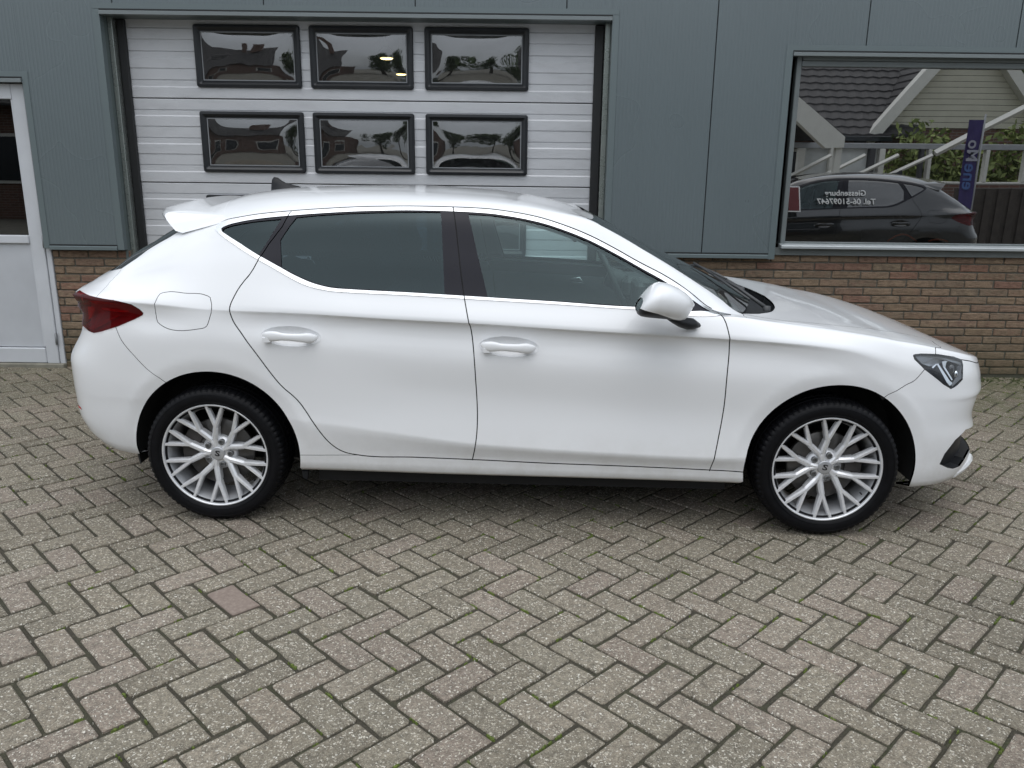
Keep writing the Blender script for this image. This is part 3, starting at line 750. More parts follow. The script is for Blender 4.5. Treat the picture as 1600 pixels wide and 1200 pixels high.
ROWS=[
 # (name, half-width keys, height keys, nose x, tail x)
 ('under',[(-1.72,.72),(-.9,.79),(.9,.79),(1.60,.72)],[(UR,.36),(-1.75,.285),(-1.3,.22),(-.9,.235),(.9,.222),(1.3,.20),(1.8,.20),(UF,.20)],2.10,-2.02),
 ('sill_low',[(-1.72,.805),(-1.3,.855),(-.9,.866),(.9,.866),(1.3,.86),(1.60,.825)],[(UR,.385),(-1.90,.330),(-1.70,.292),(-1.3,.27),(-.94,.272),(-.3,.264),(.47,.259),(.94,.253),(1.3,.240),(1.75,.228),(UF,.225)],2.160,-2.095),
 ('sill_top',[(-1.72,.830),(-1.3,.868),(-.9,.872),(.9,.872),(1.3,.872),(1.60,.838)],[(UR,.46),(-1.75,.40),(-1.3,.345),(-.703,.340),(-.214,.331),(.464,.315),(.82,.306),(1.3,.29),(UF,.285)],2.185,-2.160),
 ('low_crease',[(-1.72,.842),(-1.3,.880),(-.86,.890),(-.2,.897),(.46,.898),(.9,.893),(1.3,.880),(1.60,.842)],[(UR,.545),(-1.3,.52),(-.864,.475),(-.55,.440),(-.195,.402),(.458,.372),(.85,.362),(1.3,.375),(UF,.37)],2.185,-2.166),
 ('low_crease_up',[(-1.72,.846),(-1.3,.883),(-.86,.885),(-.2,.8915),(.46,.8930),(.9,.889),(1.3,.882),(1.60,.843)],[(UR,.585),(-1.3,.56),(-.864,.522),(-.55,.482),(-.195,.437),(.458,.407),(.85,.397),(1.3,.412),(UF,.40)],2.185,-2.166),
 ('door_low',[(-1.72,.848),(-1.3,.883),(-.86,.881),(-.2,.874),(.9,.876),(1.3,.882),(1.60,.842)],[(UR,.690),(-1.3,.665),(-.2,.60),(.9,.54),(1.3,.53),(UF,.475)],2.162,-2.166),
 ('door_mid',[(-1.72,.842),(-1.3,.880),(-.86,.879),(-.2,.880),(.9,.881),(1.3,.881),(1.60,.836)],[(UR,.845),(-1.3,.825),(-.2,.77),(.9,.72),(1.3,.70),(1.7,.60),(UF,.565)],2.178,-2.072),
 ('under_crease',[(-1.72,.822),(-1.3,.857),(-.86,.860),(-.2,.861),(.9,.863),(1.3,.869),(1.60,.826)],[(UR,.960),(-1.79,.968),(-1.3,.948),(-.959,.942),(-.57,.928),(-.228,.916),(.223,.895),(.85,.868),(1.3,.825),(1.6,.71),(1.87,.640),(UF,.622)],2.192,-2.060),
 ('crease',[(-1.72,.822),(-1.56,.845),(-1.3,.856),(-.96,.872),(-.2,.879),(.9,.880),(1.3,.872),(1.60,.818)],[(UR,.985),(-1.899,.995),(-1.79,.992),(-1.56,.984),(-1.32,.967),(-.959,.959),(-.57,.943),(-.228,.931),(.223,.910),(.85,.884),(1.328,.852),(1.6,.775),(1.85,.700),(UF,.660)],2.182,-2.100),
 ('belt',[(-1.72,.735),(-1.4,.785),(-1.1,.808),(-.7,.822),(.5,.825),(.85,.824),(1.1,.808),(1.35,.795),(1.60,.765)],[(UR,1.000),(-1.9,1.020),(-1.75,1.045),(-1.5,1.075),(-1.2,1.085),(-.95,1.064),(-.717,1.042),(-.515,1.036),(-.246,1.024),(.481,.991),(.85,.970),(1.07,.942),(1.354,.906),(1.60,.862),(1.80,.803),(2.0,.740),(UF,.690)],2.170,-2.085),
 ('glass_mid',None,None,2.165,-2.075),
 ('rail',[(-1.72,.655),(-1.5,.650),(-1.33,.637),(-1.1,.640),(-.3,.640),(.1,.655),(.3,.672),(.5,.700),(.68,.740),(.80,.775),(.95,.760),(1.2,.745),(1.60,.70)],
   [(UR,1.003),(-1.9,1.050),(-1.75,1.110),(-1.6,1.185),(-1.45,1.250)]+rail+[(.90,.970),(1.0,.953),(1.2,.930),(1.354,.909),(1.60,.866),(1.80,.806),(2.0,.742),(UF,.692)],2.162,-2.068),
 ('edge',[(-1.72,.605),(-1.5,.600),(-1.2,.585),(-.3,.575),(.05,.585),(.26,.597),(.95,.690),(1.2,.675),(1.60,.62)],
   [(UR,1.006),(-1.9,1.066),(-1.75,1.142),(-1.6,1.226),(-1.45,1.294),(-1.3,1.345),(-1.1,1.382),(-.888,1.402),(-.6,1.418),(-.3,1.420),(0.0,1.399),(.15,1.372)]+apil+[(.942,.966),(1.08,.944),(1.354,.911),(1.60,.868),(1.80,.808),(2.0,.744),(UF,.694)],2.158,-2.062),
 ('crown',[(-1.72,.37),(-1.2,.36),(-.3,.35),(.26,.37),(.95,.43),(1.2,.45),(1.60,.43)],
   [(UR,1.010),(-1.9,1.102),(-1.75,1.196),(-1.6,1.290),(-1.45,1.366),(-1.3,1.410),(-1.05,1.438),(-.6,1.449),(-.2,1.436),(.08,1.397),(.28,1.336),(.60,1.182),(.85,1.062),(1.02,.979),(1.12,.945),(1.354,.912),(1.60,.869),(1.80,.810),(2.0,.745),(UF,.695)],2.155,-2.058),
 ('centre',[(-1.72,0),(1.6,0)],
   [(UR,1.012),(-1.9,1.112),(-1.75,1.212),(-1.6,1.308),(-1.45,1.385),(-1.3,1.428),(-1.05,1.450),(-.6,1.459),(-.2,1.444),(.08,1.408),(.30,1.340),(.62,1.184),(.88,1.062),(1.06,.980),(1.14,.948),(1.354,.914),(1.60,.871),(1.80,.811),(2.0,.746),(UF,.695)],2.153,-2.056),
]
# lengthwise samples: u runs through the tail cap, the sides and the nose cap
NC=46
th_c=np.linspace(0,1,NC+1)
u_mid=np.linspace(XL0,XR0,336)
uu=np.concatenate([XL0-(XL0-UR)*th_c[::-1][:-1],u_mid,XR0+(UF-XR0)*th_c[1:]])
def row_curves():
    Ys=[];Zs=[];Xs=[]
    for nm,yk,zk,xf,xr in ROWS:
        if yk is None: Ys.append(None);Zs.append(None);Xs.append(None);continue
        fy=pchip(*zip(*yk)); zk=sorted(zk); fz=pchip(*zip(*zk))
        y=fy(np.clip(uu,XL0,XR0)); z=fz(uu); x=uu.copy()
        tf=np.clip((uu-XR0)/(UF-XR0),0,1)*pi/2; f=uu>XR0
        x[f]=XR0+(xf-XR0)*np.sin(tf[f])**.90; y[f]=y[f]*np.cos(tf[f])**.80
        tb=np.clip((XL0-uu)/(XL0-UR),0,1)*pi/2; b=uu<XL0
        x[b]=XL0+(xr-XL0)*np.sin(tb[b])**.86; y[b]=y[b]*np.cos(tb[b])**.68
        y[0]=0;y[-1]=0
        Ys.append(y);Zs.append(z);Xs.append(x)
    i=10
    for A in (Ys,Zs,Xs): A[i]=(A[9]+A[11])/2
    hgt=np.clip((Zs[11]-Zs[9])/.30,0,1)
    Ys[i]=Ys[i]+.012*hgt; 
    return np.array(Xs),np.array(Ys),np.array(Zs)
def body_grid():
    X,Y,Z=row_curves()
    # smooth each row a little along its length
    def sm(A,k):
        ker=np.exp(-np.linspace(-2,2,2*k+1)**2); ker/=ker.sum()
        P=np.concatenate([2*A[:,:1]-A[:,k:0:-1],A,2*A[:,-1:]-A[:,-2:-k-2:-1]],axis=1)
        return np.array([np.convolve(r,ker,'valid') for r in P])
    Xs,Ys,Zs=sm(X,4),sm(Y,6),sm(Z,6)
    m=len(uu)//2
    kn=np.concatenate([[0],np.cumsum(np.hypot(np.diff(Ys[:,m]),np.diff(Zs[:,m])))])
    step=[3,2,4,3,6,7,6,3,5,5,5,4,7,10]   # samples between rows
    vv=[0.0]
    for i in range(len(kn)-1):
        for k in range(1,step[i]+1): vv.append(kn[i]+(kn[i+1]-kn[i])*k/step[i])
    vv=np.array(vv); nu=len(uu); nv=len(vv)
    G=np.zeros((nu,nv,3))
    def tens(P):  # cardinal interpolation over rows at one column
        d=np.zeros_like(P); h=np.diff(kn)
        dl=(P[1:]-P[:-1])/h[:,None]
        d[1:-1]=(dl[:-1]*h[1:,None]+dl[1:]*h[:-1,None])/(h[:-1]+h[1:])[:,None]
        d[0]=dl[0]; d[-1]=dl[-1]
        return d
    idx=np.clip(np.searchsorted(kn,vv-1e-9)-1,0,len(kn)-2); t=((vv-kn[idx])/(kn[idx+1]-kn[idx]))[:,None]; hh=(kn[idx+1]-kn[idx])[:,None]
    for a in range(nu):
        P=np.stack([Xs[:,a],Ys[:,a],Zs[:,a]],1); d=np.zeros_like(P); dL=np.full_like(P,np.nan); dR=np.full_like(P,np.nan)
        for c_ in range(3):
            dl=np.diff(P[:,c_])/np.diff(kn)
            h=np.diff(kn)
            for i in range(1,len(kn)-1):
                if dl[i-1]*dl[i]>0 or True:
                    m_=(dl[i-1]*h[i]+dl[i]*h[i-1])/(h[i-1]+h[i])
                    # limit so a tight pair of rows keeps its crease without overshoot
                    lim=2.2*min(abs(dl[i-1]),abs(dl[i]))+.02
                    d[i,c_]=max(-lim,min(lim,m_))
                    if i in (3,8): dL[i,c_]=dl[i-1]; dR[i,c_]=dl[i] if i!=8 else .75*dl[i]+.25*max(-lim,min(lim,m_))
            d[0,c_]=dl[0]; d[-1,c_]=dl[-1]
        d[-1,2]=0 if abs(uu[a])<1.9 else d[-1,2]
        EL=np.where(np.isnan(dL),d,dL); ER=np.where(np.isnan(dR),d,dR)
        a0=P[idx];b0=P[idx+1];m0=ER[idx]*hh;m1=EL[idx+1]*hh
        G[a]=(2*t**3-3*t**2+1)*a0+(t**3-2*t**2+t)*m0+(-2*t**3+3*t**2)*b0+(t**3-t**2)*m1
    # wheel arch lips: the skin swells to a flat band round each opening
    for cx,cz,hp in ((1.335,.322,.8885),(-1.338,.325,.8870)):
        r=np.hypot(G[:,:,0]-cx,G[:,:,2]-cz)
        w=np.clip((.452-r)/.040,0,1); w=w*w*(3-2*w)
        side=(G[:,:,1]>.6)&(G[:,:,2]<.86)
        tgt=G[:,:,1]
        # fade out of the lip towards the bumper corner
        fade=np.clip((1.85-np.abs(G[:,:,0]))/.15,0,1)*np.clip((G[:,:,2]-.33)/.12,0,1)
        b_=np.clip((.436-r)/.064,0,1.6)
        G[:,:,1]=np.where(side,G[:,:,1]+fade*(.0040*w-.0125*b_),G[:,:,1])
    # shallow finger scoops behind the door handles
    for (px,py) in ((455,524),(796,540)):
        c=trace(px,py,.875)
        e=((G[:,:,0]-c.x)/.150)**2+((G[:,:,2]-c.z)/.056)**2
        w=np.clip(1-e,0,1); w=w*w*(3-2*w)
        side=(G[:,:,1]>.6)
        G[:,:,1]-=np.where(side,.0*w,0)
    G[:,:,1]=-G[:,:,1]          # near side is -y
    G[0,:,1]=0;G[-1,:,1]=0;G[:,-1,1]=0
    return G,kn,vv
# ------------------------------------------------------------------ cutting the body surface into panels
GRID,KN,VV=body_grid()
NU,NV=GRID.shape[:2]
jm=int(np.searchsorted(VV,KN[6]))
SS=np.concatenate([[0],np.cumsum(np.linalg.norm(np.diff(GRID[:,jm],axis=0),axis=1))])
TT=VV
def grid_normals(G):
    du=np.gradient(G,axis=0); dv=np.gradient(G,axis=1)
    n=np.cross(du,dv); l=np.linalg.norm(n,axis=2,keepdims=True)
    n=n/np.maximum(l,1e-12)
    # outward: away from the car's middle
    c=np.stack([G[:,:,0]*.9,np.zeros_like(G[:,:,1]),np.full_like(G[:,:,2],.72)],2)
    if np.mean(np.sum(n*(G-c),axis=2))<0: n=-n
    bad=(l[:,:,0]<1e-9)
    n[:,-1,1]=0; n[0,:,1]=0; n[-1,:,1]=0
    n/=np.maximum(np.linalg.norm(n,axis=2,keepdims=True),1e-9)
    return n
NRM=grid_normals(GRID)
def lift(s,t,what=0):
    s=np.asarray(s,float);t=np.asarray(t,float)
    i=np.clip(np.searchsorted(SS,s,side='right')-1,0,NU-2); j=np.clip(np.searchsorted(TT,t,side='right')-1,0,NV-2)
    a=np.clip((s-SS[i])/(SS[i+1]-SS[i]),0,1)[...,None]; b=np.clip((t-TT[j])/(TT[j+1]-TT[j]),0,1)[...,None]
    A=NRM if what else GRID
    r=A[i,j]*(1-a)*(1-b)+A[i+1,j]*a*(1-b)+A[i,j+1]*(1-a)*b+A[i+1,j+1]*a*b
    if what: r=r/np.maximum(np.linalg.norm(r,axis=-1,keepdims=True),1e-9)
    return r
_v=[tuple(p) for p in GRID.reshape(-1,3)]; _f=[]
for i in range(NU-1):
    for j in range(NV-1):
        q=i*NV+j; _f.append((q,q+NV,q+NV+1)); _f.append((q,q+NV+1,q+1))
SBVH=BVHTree.FromPolygons(_v,_f,all_triangles=True)
def st_from_hit(loc,fi):
    q=_f[fi]; i,j=divmod(q[0],NV)
    P=[Vector(_v[k]) for k in q]
    e0,e1,e2=P[1]-P[0],P[2]-P[0],loc-P[0]
    d00,d01,d11,d20,d21=e0.dot(e0),e0.dot(e1),e1.dot(e1),e2.dot(e0),e2.dot(e1)
    den=d00*d11-d01*d01
    if abs(den)<1e-16: b=c=0
    else: b=(d11*d20-d01*d21)/den; c=(d00*d21-d01*d20)/den
    if fi%2==0: a_,b_=(b+c),c
    else: a_,b_=b,(b+c)
    a_=min(max(a_,0),1);b_=min(max(b_,0),1)
    return (SS[i]+a_*(SS[i+1]-SS[i]),TT[j]+b_*(TT[j+1]-TT[j]))
def hit(o,d):
    r=SBVH.ray_cast(Vector(o),Vector(d))
    if r[0] is None: return None
    return st_from_hit(r[0],r[2])
def PT(p):
    """(px,py) a photograph point; ('s',x,z) from the side; ('t',x,y) from above; ('f',y,z) from the front; ('r',y,z) from behind; ('st',s,t)"""
    if p[0]=='s': r=hit((p[1],-3,p[2]),(0,1,0))
    elif p[0]=='t': r=hit((p[1],p[2],3),(0,0,-1))
    elif p[0]=='f': r=hit((4,p[1],p[2]),(-1,0,0))
    elif p[0]=='r': r=hit((-4,p[1],p[2]),(1,0,0))
    elif p[0]=='st': return (p[1],p[2])
    else:
        r=None
        d=pray(*p); r=hit(CAMC,d)
        if r is None:
            # just off the outline: take the nearest surface point to the sight line
            best=None
            for k in np.linspace(3.6,5.6,60):
                q=SBVH.find_nearest(CAMC+d*float(k))
                if q[0] is not None and (best is None or q[3]<best[1]): best=(q,q[3])
            r=st_from_hit(best[0][0],best[0][2])
    if r is None: raise ValueError('no hit '+str(p))
    return r
def smooth_line(pts,step=.012,closed=False,lin=False):
    """catmull-rom through st points, resampled"""
    P=[np.array(p,float) for p in pts]
    if closed: P=P+[P[0]]
    out=[]
    n=len(P)
    for k in range(n-1):
        p1,p2=P[k],P[k+1]
        p0=P[k-1] if k>0 else (P[-2] if closed else 2*p1-p2); p3=P[k+2] if k+2<n else (P[1] if closed else 2*p2-p1)
        m=max(1,int(np.linalg.norm(p2-p1)/step))
        for q in range(m):
            t=q/m
            if lin: out.append(p1+(p2-p1)*t); continue
            # centripetal-ish tangents
            l0,l1,l2=max(np.linalg.norm(p1-p0),1e-6),max(np.linalg.norm(p2-p1),1e-6),max(np.linalg.norm(p3-p2),1e-6)
            m1=((p1-p0)/l0*l1+(p2-p1)/l1*l0)/(l0+l1)*l1; m2=((p2-p1)/l1*l2+(p3-p2)/l2*l1)/(l1+l2)*l1
            t2,t3=t*t,t*t*t
            out.append((2*t3-3*t2+1)*p1+(t3-2*t2+t)*m1+(-2*t3+3*t2)*p2+(t3-t2)*m2)
    if not closed: out.append(P[-1])
    return out
def L_(pts,**k): return smooth_line([PT(p) for p in pts],**k)
def jac(s,t):
    e=.003
    p=lift(s,t); return (lift(s+e,t)-lift(s-e,t))/(2*e),(lift(s,min(t+e,TT[-1]))-lift(s,max(t-e,0)))/(min(t+e,TT[-1])-max(t-e,0))
def offset_pt(P,tang,d):
    """move d metres across the line on the surface"""
    Js,Jt=jac(*P); T3=Js*tang[0]+Jt*tang[1]; N=np.cross(Js,Jt); N/=max(np.linalg.norm(N),1e-9)
    B=np.cross(N,T3); B/=max(np.linalg.norm(B),1e-9); B*=d
    A=np.stack([Js,Jt],1); x,*_=np.linalg.lstsq(A,B,rcond=None)
    return np.array(P)+np.clip(x,-.03,.03)
GAPS=[]   # (st line, width)
REG=[]    # (name, st polygon)
def gap(pts,w=.0046,closed=False,**k):
    ln=L_(pts,closed=closed,**k)
    if not closed:
        for a,b in ((0,1),(-1,-2)):
            d=np.array(ln[a])-np.array(ln[b]); d/=max(np.linalg.norm(d),1e-9); q=np.array(ln[a])+d*.006
            q[1]=min(max(q[1],0),TT[-1])
            if a==0: ln.insert(0,q)
            else: ln.append(q)
    GAPS.append((ln,w,closed))
def region(name,line): REG.append((name,[tuple(p) for p in line]))
def join(*ls):
    out=[]
    for l in ls: out+=list(l)
    return out
TM=TT[-1]
def st_c(x): # centre line point at x
    return hit((x,-.0005,3),(0,0,-1))
# --- side window opening
ch_bot=[(1128,493),(997,484),(860,475),(725,467),(625,461),(550,457.5),(507,453.5),(482,447.5),(460,438),(437,425),(400,404),(370,385),(350,371)]
ch_nose=[(340.5,363),(337.5,356.5),(341,351)]
ch_top=[(352,346),(370,341.5),(405,336),(455,331.2),(500,328),(575,324.5),(650,323.8),(720,325.6),(760,327.8),(800,332.8),(840,340.6),(880,353),(920,369),(960,389.5),(1000,412),(1040,433),(1085,464),(1112,484)]
region('W',L_(ch_bot+ch_nose+ch_top,closed=True))
in_bot=[(1108,487.5),(1096,486.5),(997,480),(860,471),(725,462.5),(625,456.5),(550,452.5),(510,448.5),(487,442),(465,432.5),(440,419),(404,399),(376,381),(355,367.5)]
in_nose=[(347,361.5),(346,357.5),(349,355)]
in_top=[(357,351.5),(373,347.3),(406,341.8),(455,337),(500,333.6),(575,330),(650,329),(720,331),(760,333.5),(800,338.8),(840,347),(880,359.5),(920,375.5),(960,396),(1000,418.5),(1040,441),(1075,464)]
region('WI',L_(in_bot+in_nose+in_top,closed=True))
region('GQ',L_([(347.5,360.5),(349,357),(358,353.5),(395,346.5),(440,342),(424,367),(401,401.5),(378,386),(355,369)],closed=True,lin=True))
region('GR',L_([(463,339.5),(500,336),(575,332.2),(650,331),(688,331.3),(690,345),(693,420),(694.5,460),(625,455),(555,451),(515,447.5),(490,441),(468,432),(440,417),(438,375),(449,358)],closed=True,lin=True))
region('GF',L_([(731.5,334.5),(760,336),(800,341),(840,349),(880,361.5),(920,377.5),(960,398),(1000,420.5),(1040,443),(1068,461),(1079,470),(1068,484),(975,477.5),(860,469.5),(762,464)],closed=True,lin=True))
# --- lamps, black parts, glass
region('HL',L_([(1426.5,556),(1428,553.5),(1440,552.2),(1466,553.2),(1490,557),(1503,562),(1505,570),(1504.4,593),(1486,608),(1466,594),(1444,577),(1429,562)],closed=True,lin=True))
region('TL',join(L_([(224,489),(218,483),(205,475.5),(185,470.5),(160,466.5),(140,462),(128,458.5)],lin=True),L_([('r',-.70,.958),('r',-.45,.962),('r',-.2,.964),('r',-.002,.965),('r',-.002,.940),('r',-.2,.938),('r',-.36,.932),('r',-.38,.915),('r',-.40,.86),('r',-.50,.838)],lin=True),L_([(139,517),(147,520),(158,518),(185,509.5),(210,499),(223,492)],lin=True)))
region('IN',join(L_([(1468,725.4),(1476,709),(1493,687),(1509,671),(1521,662)],lin=True),L_([('f',-.56,.452),('f',-.25,.445),('f',-.001,.445),('f',-.001,.300),('f',-.3,.300),('f',-.52,.305)],lin=True),L_([(1508,716),(1500,728),(1489,732.5),(1480,731)],lin=True)))
region('GL',L_([('f',-.001,.640),('f',-.30,.640),('f',-.47,.630),('f',-.44,.56),('f',-.34,.490),('f',-.001,.482)],lin=True))
region('RF',L_([(121,630),(126,636),(131,645),(135,647.5),(128,640),(122,632.5)],closed=True,lin=True))
ws_side=[(1159,490),(1130,470.5),(1100,449.5),(1044,413),(1005,390),(969,368.5),(940,353),(915.6,341)]
wtop=[('t',.285,-.45),('t',.318,-.22),('t',.33,-.0006)]
region('WS',join(L_(ws_side,lin=True),L_(wtop),[(st_c(.33)[0],TM+.02),(st_c(1.08)[0],TM+.02)],L_([('t',1.08,-.0006),('t',1.065,-.25),('t',1.02,-.50)])))
hood_edge=[('t',1.225,-.0006),('t',1.205,-.22),('t',1.16,-.42),('t',1.09,-.58),('t',1.03,-.655)]
region('CW',join(L_([(1159,490)]),L_([('t',1.02,-.50),('t',1.065,-.25),('t',1.08,-.0006)]),[(st_c(1.08)[0],TM+.02),(st_c(1.225)[0],TM+.02)],L_(hood_edge)))
# rear window, hidden top under the spoiler
rg_edge=[(281,361),(262,372.5),(230,391),(204,410),(190,419.5)]
region('RG',join(L_(rg_edge,lin=True),L_([('t',-1.915,-.50),('t',-1.955,-.3),('t',-1.975,-.0006)]),[(st_c(-1.975)[0],TM+.02),(st_c(-1.50)[0],TM+.02)],L_([('t',-1.50,-.0006),('t',-1.49,-.3)])))
# wheel arches
def arch(cx,cz,R):
    pts=[]
    for a in np.radians(np.linspace(-8,188,60)):
        x=cx+R*cos(a); z=cz+R*sin(a)
        h_=hit((x,-3,z),(0,1,0))
        if h_ is not None: pts.append(h_)
    # run both ends down past the lower edge
    x0,x1=cx+R*.985,cx-R*.985
    a0,a1=pts[0],pts[-1]
    def col(x,j): return float(np.interp(x,GRID[3:-3,j,0],SS[3:-3]))
    pts=[p for p in pts if p[1]>KN[1]*.9]
    pts.append((col(x1,3),TT[3])); pts.append((col(x1+.012,0),-.03)); pts.append((col(x0-.012,0),-.03)); pts.append((col(x0,3),TT[3]))
    return pts
ARF=(1.335,.322,.3735); ARR=(-1.337,.326,.3740)
region('A',arch(*ARF)); region('A',arch(*ARR))
# --- finger cups behind the door handles
CUPS=[]
for (cx_,cy_) in ((454.5,525.5),(795.3,541.7)):
    rx_,ry_=47,16.0
    region('HC',L_([(cx_+rx_*cos(a),cy_+ry_*sin(a)+.045*rx_*cos(a)) for a in np.linspace(0,2*pi,29)[:-1]],closed=True,lin=True))
    c0=PT((cx_,cy_)); ex=PT((cx_+rx_,cy_+.045*rx_)); ey=PT((cx_,cy_-ry_))
    CUPS.append((np.array(c0),np.array(ex)-np.array(c0),np.array(ey)-np.array(c0)))
def cup_e(st):
    best=9
    for c0,ex,ey in CUPS:
        A=np.stack([ex,ey],1); q=np.linalg.solve(A,np.array(st)-c0); best=min(best,float(np.hypot(*q)))
    return best
# --- panel gaps
gap([(404.5,404.5),(392.5,425),(367.5,460),(359.5,477.5),(362.5,497.5),(380,525),(405,559),(450,612),(497,671),(517.5,694),(536,705.5),(561,711),(650,714.5),(736,718),(860,724),(980,728.5),(1060,732),(1109,734.5),(1153,737),(1164,738)])
gap([(1109,734.5),(1122,687),(1131,637),(1136,587),(1139.5,545),(1140.3,532),(1136,510),(1128.5,494),(1118,487.5),(1112,484.5)])
gap([(708,324.5),(712,352),(725,462),(732.5,505),(740,548),(743,590),(742.5,697),(738.5,717)])
gap([(455,330.5),(441,354),(420,381),(404.5,404.5)],w=.0045,lin=True)
gap([(346,347),(352,344),(370,339.7),(405,334),(455,329.2),(500,326),(575,322.5),(650,321.8),(720,323.6),(760,325.8),(800,330.8),(840,338.6),(880,351),(920,367),(960,387.5),(1000,410),(1040,431),(1085,462),(1110,481)],w=.0058)
gap([(464,711),(500,711.2),(561,711)],w=.002)
gap([(243.5,470),(250,459),(260,456.3),(290,458),(320,460.8),(328.5,465),(330.5,475),(327.5,497),(320,512),(310,514),(255,510),(246.5,503.5),(243.8,492)],w=.0028,closed=True)
gap([(181,512),(190,532),(212.5,559),(229,576),(251,592),(258,597)],w=.0026)
gap([(1444,578),(1414,602.5),(1376,626)],w=.0028)
gap([(1161,490.5),(1180,494),(1211,499),(1265,504),(1319,509.5),(1380,516.5),(1425,524),(1452,531),(1463,538),(1462,553)],w=.0034)
gap([(1503,562),(1512,563.5)],w=.004)
gap([(1130,495),(1145,494.5),(1161,490.5)],w=.0022)
gap([(343,308.5),(330,317),(312,334),(296,350),(281,361)],w=.003)
gap([(190,419.5),(151,463.5)],w=.0014,lin=True)
gap([('t',-1.42,-.0006),('t',-1.40,-.30),('t',-1.36,-.48)]+[(343,308.5)],w=.003)
# front edge of the bonnet carried round the nose to the middle, bumper and bonnet part there
hf=[(1512,563.5),('f',-.50,.728),('f',-.25,.715),('f',-.0006,.710)]
gap(hf,w=.004)
# tailgate lower edge
gap([('r',-.60,.842),('r',-.57,.76),('r',-.40,.735),('r',-.0006,.73)],w=.003)
# ------------------------------------------------------------------ triangulate everything at once
def cut_body():
    V=[];F=[];names=[]
    lo=-.04
    def addface(poly,name):
        ar=sum(poly[k-1][0]*poly[k][1]-poly[k][0]*poly[k-1][1] for k in range(len(poly)))
        if abs(ar)<1e-9: return
        if ar<0: poly=poly[::-1]
        b=len(V); V.extend([Vector((float(p[0]),float(p[1]))) for p in poly]); F.append(list(range(b,len(V)))); names.append(name)
    cl=[]
    for line,w,closed in GAPS:
        n=len(line); Lf=[];Rt=[]
        for k,p in enumerate(line):
            a=line[k-1] if (k>0 or closed) else line[k]; b=line[(k+1)%n] if (k<n-1 or closed) else line[k]
            tg=np.array(b)-np.array(a); tg/=max(np.linalg.norm(tg),1e-9)
            Lf.append(offset_pt(p,tg,w/2)); Rt.append(offset_pt(p,tg,-w/2)); cl.append(tuple(p))
        for k in range(n if closed else n-1):
            j=(k+1)%n
            addface([Lf[k],Lf[j],Rt[j],Rt[k]],'gap')
    for nm,poly in REG:
        q=[poly[0]]
        for p in poly[1:]:
            if hypot(p[0]-q[-1][0],p[1]-q[-1][1])>2e-4: q.append(p)
        if hypot(q[0][0]-q[-1][0],q[0][1]-q[-1][1])<2e-4: q.pop()
        addface(q,nm); cl+=q
    # surface nodes, kept clear of the cut lines
    for c0,ex,ey in CUPS:
        for q in (.22,.42,.60,.75,.87,.95):
            for a in np.linspace(0,2*pi,int(8+26*q))[:-1]: V.append(Vector(tuple(c0+ex*q*cos(a)+ey*q*sin(a))))
        cl+= [tuple(c0+ex*q*cos(a)+ey*q*sin(a)) for q in (.2,.45,.7,.9) for a in np.linspace(0,2*pi,24)]
    cl=np.array(cl); cell={}
    for p in cl: cell.setdefault((int(p[0]/.01),int(p[1]/.01)),[]).append(p)
    for i in range(NU):
        cap_=i<NC or i>=NU-NC
        if not cap_ and i%2: continue
        if cap_ and i%2 and 0: continue
        for j in range(NV):
            s,t=SS[i],TT[j]; ok=True
            a,b=int(s/.01),int(t/.01)
            for da in (-1,0,1):
                for db in (-1,0,1):
                    for p in cell.get((a+da,b+db),()):
                        if hypot(p[0]-s,p[1]-t)<.0035: ok=False;break
                    if not ok: break
                if not ok: break
            if ok or j in (0,NV-1) or i in (0,NU-1): V.append(Vector((s,t)))
    r=geometry.delaunay_2d_cdt(V,[],F,0,1e-6)
    return r,names
(ov,oe,of,_a,_b,ofo),RNAMES=cut_body()
OV=np.array([(v.x,v.y) for v in ov])
if __import__('os').environ.get('DBG'): print('CDT',len(ov),len(of),len(RNAMES),sum(1 for o in ofo if not o),OV.min(0),OV.max(0),SS[0],SS[-1],TM)
tri=[];key=[]
smin,smax=SS[0],SS[-1]
for f,o in zip(of,ofo):
    c=OV[list(f)].mean(0)
    if c[1]<0 or c[1]>TM or c[0]<smin or c[0]>smax: continue
    ks=frozenset(RNAMES[k] for k in o)
    if 'gap' in ks or 'A' in ks: continue
    for q in range(1,len(f)-1):
        tri.append((f[0],f[q],f[q+1])); key.append(ks)
POS=lift(OV[:,0],np.clip(OV[:,1],0,TM)); NOR=lift(OV[:,0],np.clip(OV[:,1],0,TM),1)
# connected pieces
par=list(range(len(tri)))
def find(a):
    while par[a]!=a: par[a]=par[par[a]]; a=par[a]
    return a
em={}
for ti,f in enumerate(tri):
    for q in range(3):
        e=tuple(sorted((f[q],f[(q+1)%3])))
        if e in em:
            if key[em[e]]==key[ti]: par[find(ti)]=find(em[e])
        else: em[e]=ti
comp={}
for ti in range(len(tri)): comp.setdefault(find(ti),[]).append(ti)
CENT=OV[np.array(tri)].mean(1)
def comp_at(p,want=None):
    """the piece under a photograph point"""
    st=np.array(PT(p)); T=np.array(tri); A=OV[T[:,0]];B=OV[T[:,1]];Cc=OV[T[:,2]]
    def cr(a,b): return (b[:,0]-a[:,0])*(st[1]-a[:,1])-(b[:,1]-a[:,1])*(st[0]-a[:,0])
    c1,c2,c3=cr(A,B),cr(B,Cc),cr(Cc,A)
    inside=((c1>=0)&(c2>=0)&(c3>=0))|((c1<=0)&(c2<=0)&(c3<=0))
    k=np.where(inside)[0]
    if len(k)==0: k=[int(np.argmin(np.hypot(*(CENT-st).T)))]
    return find(int(k[0]))
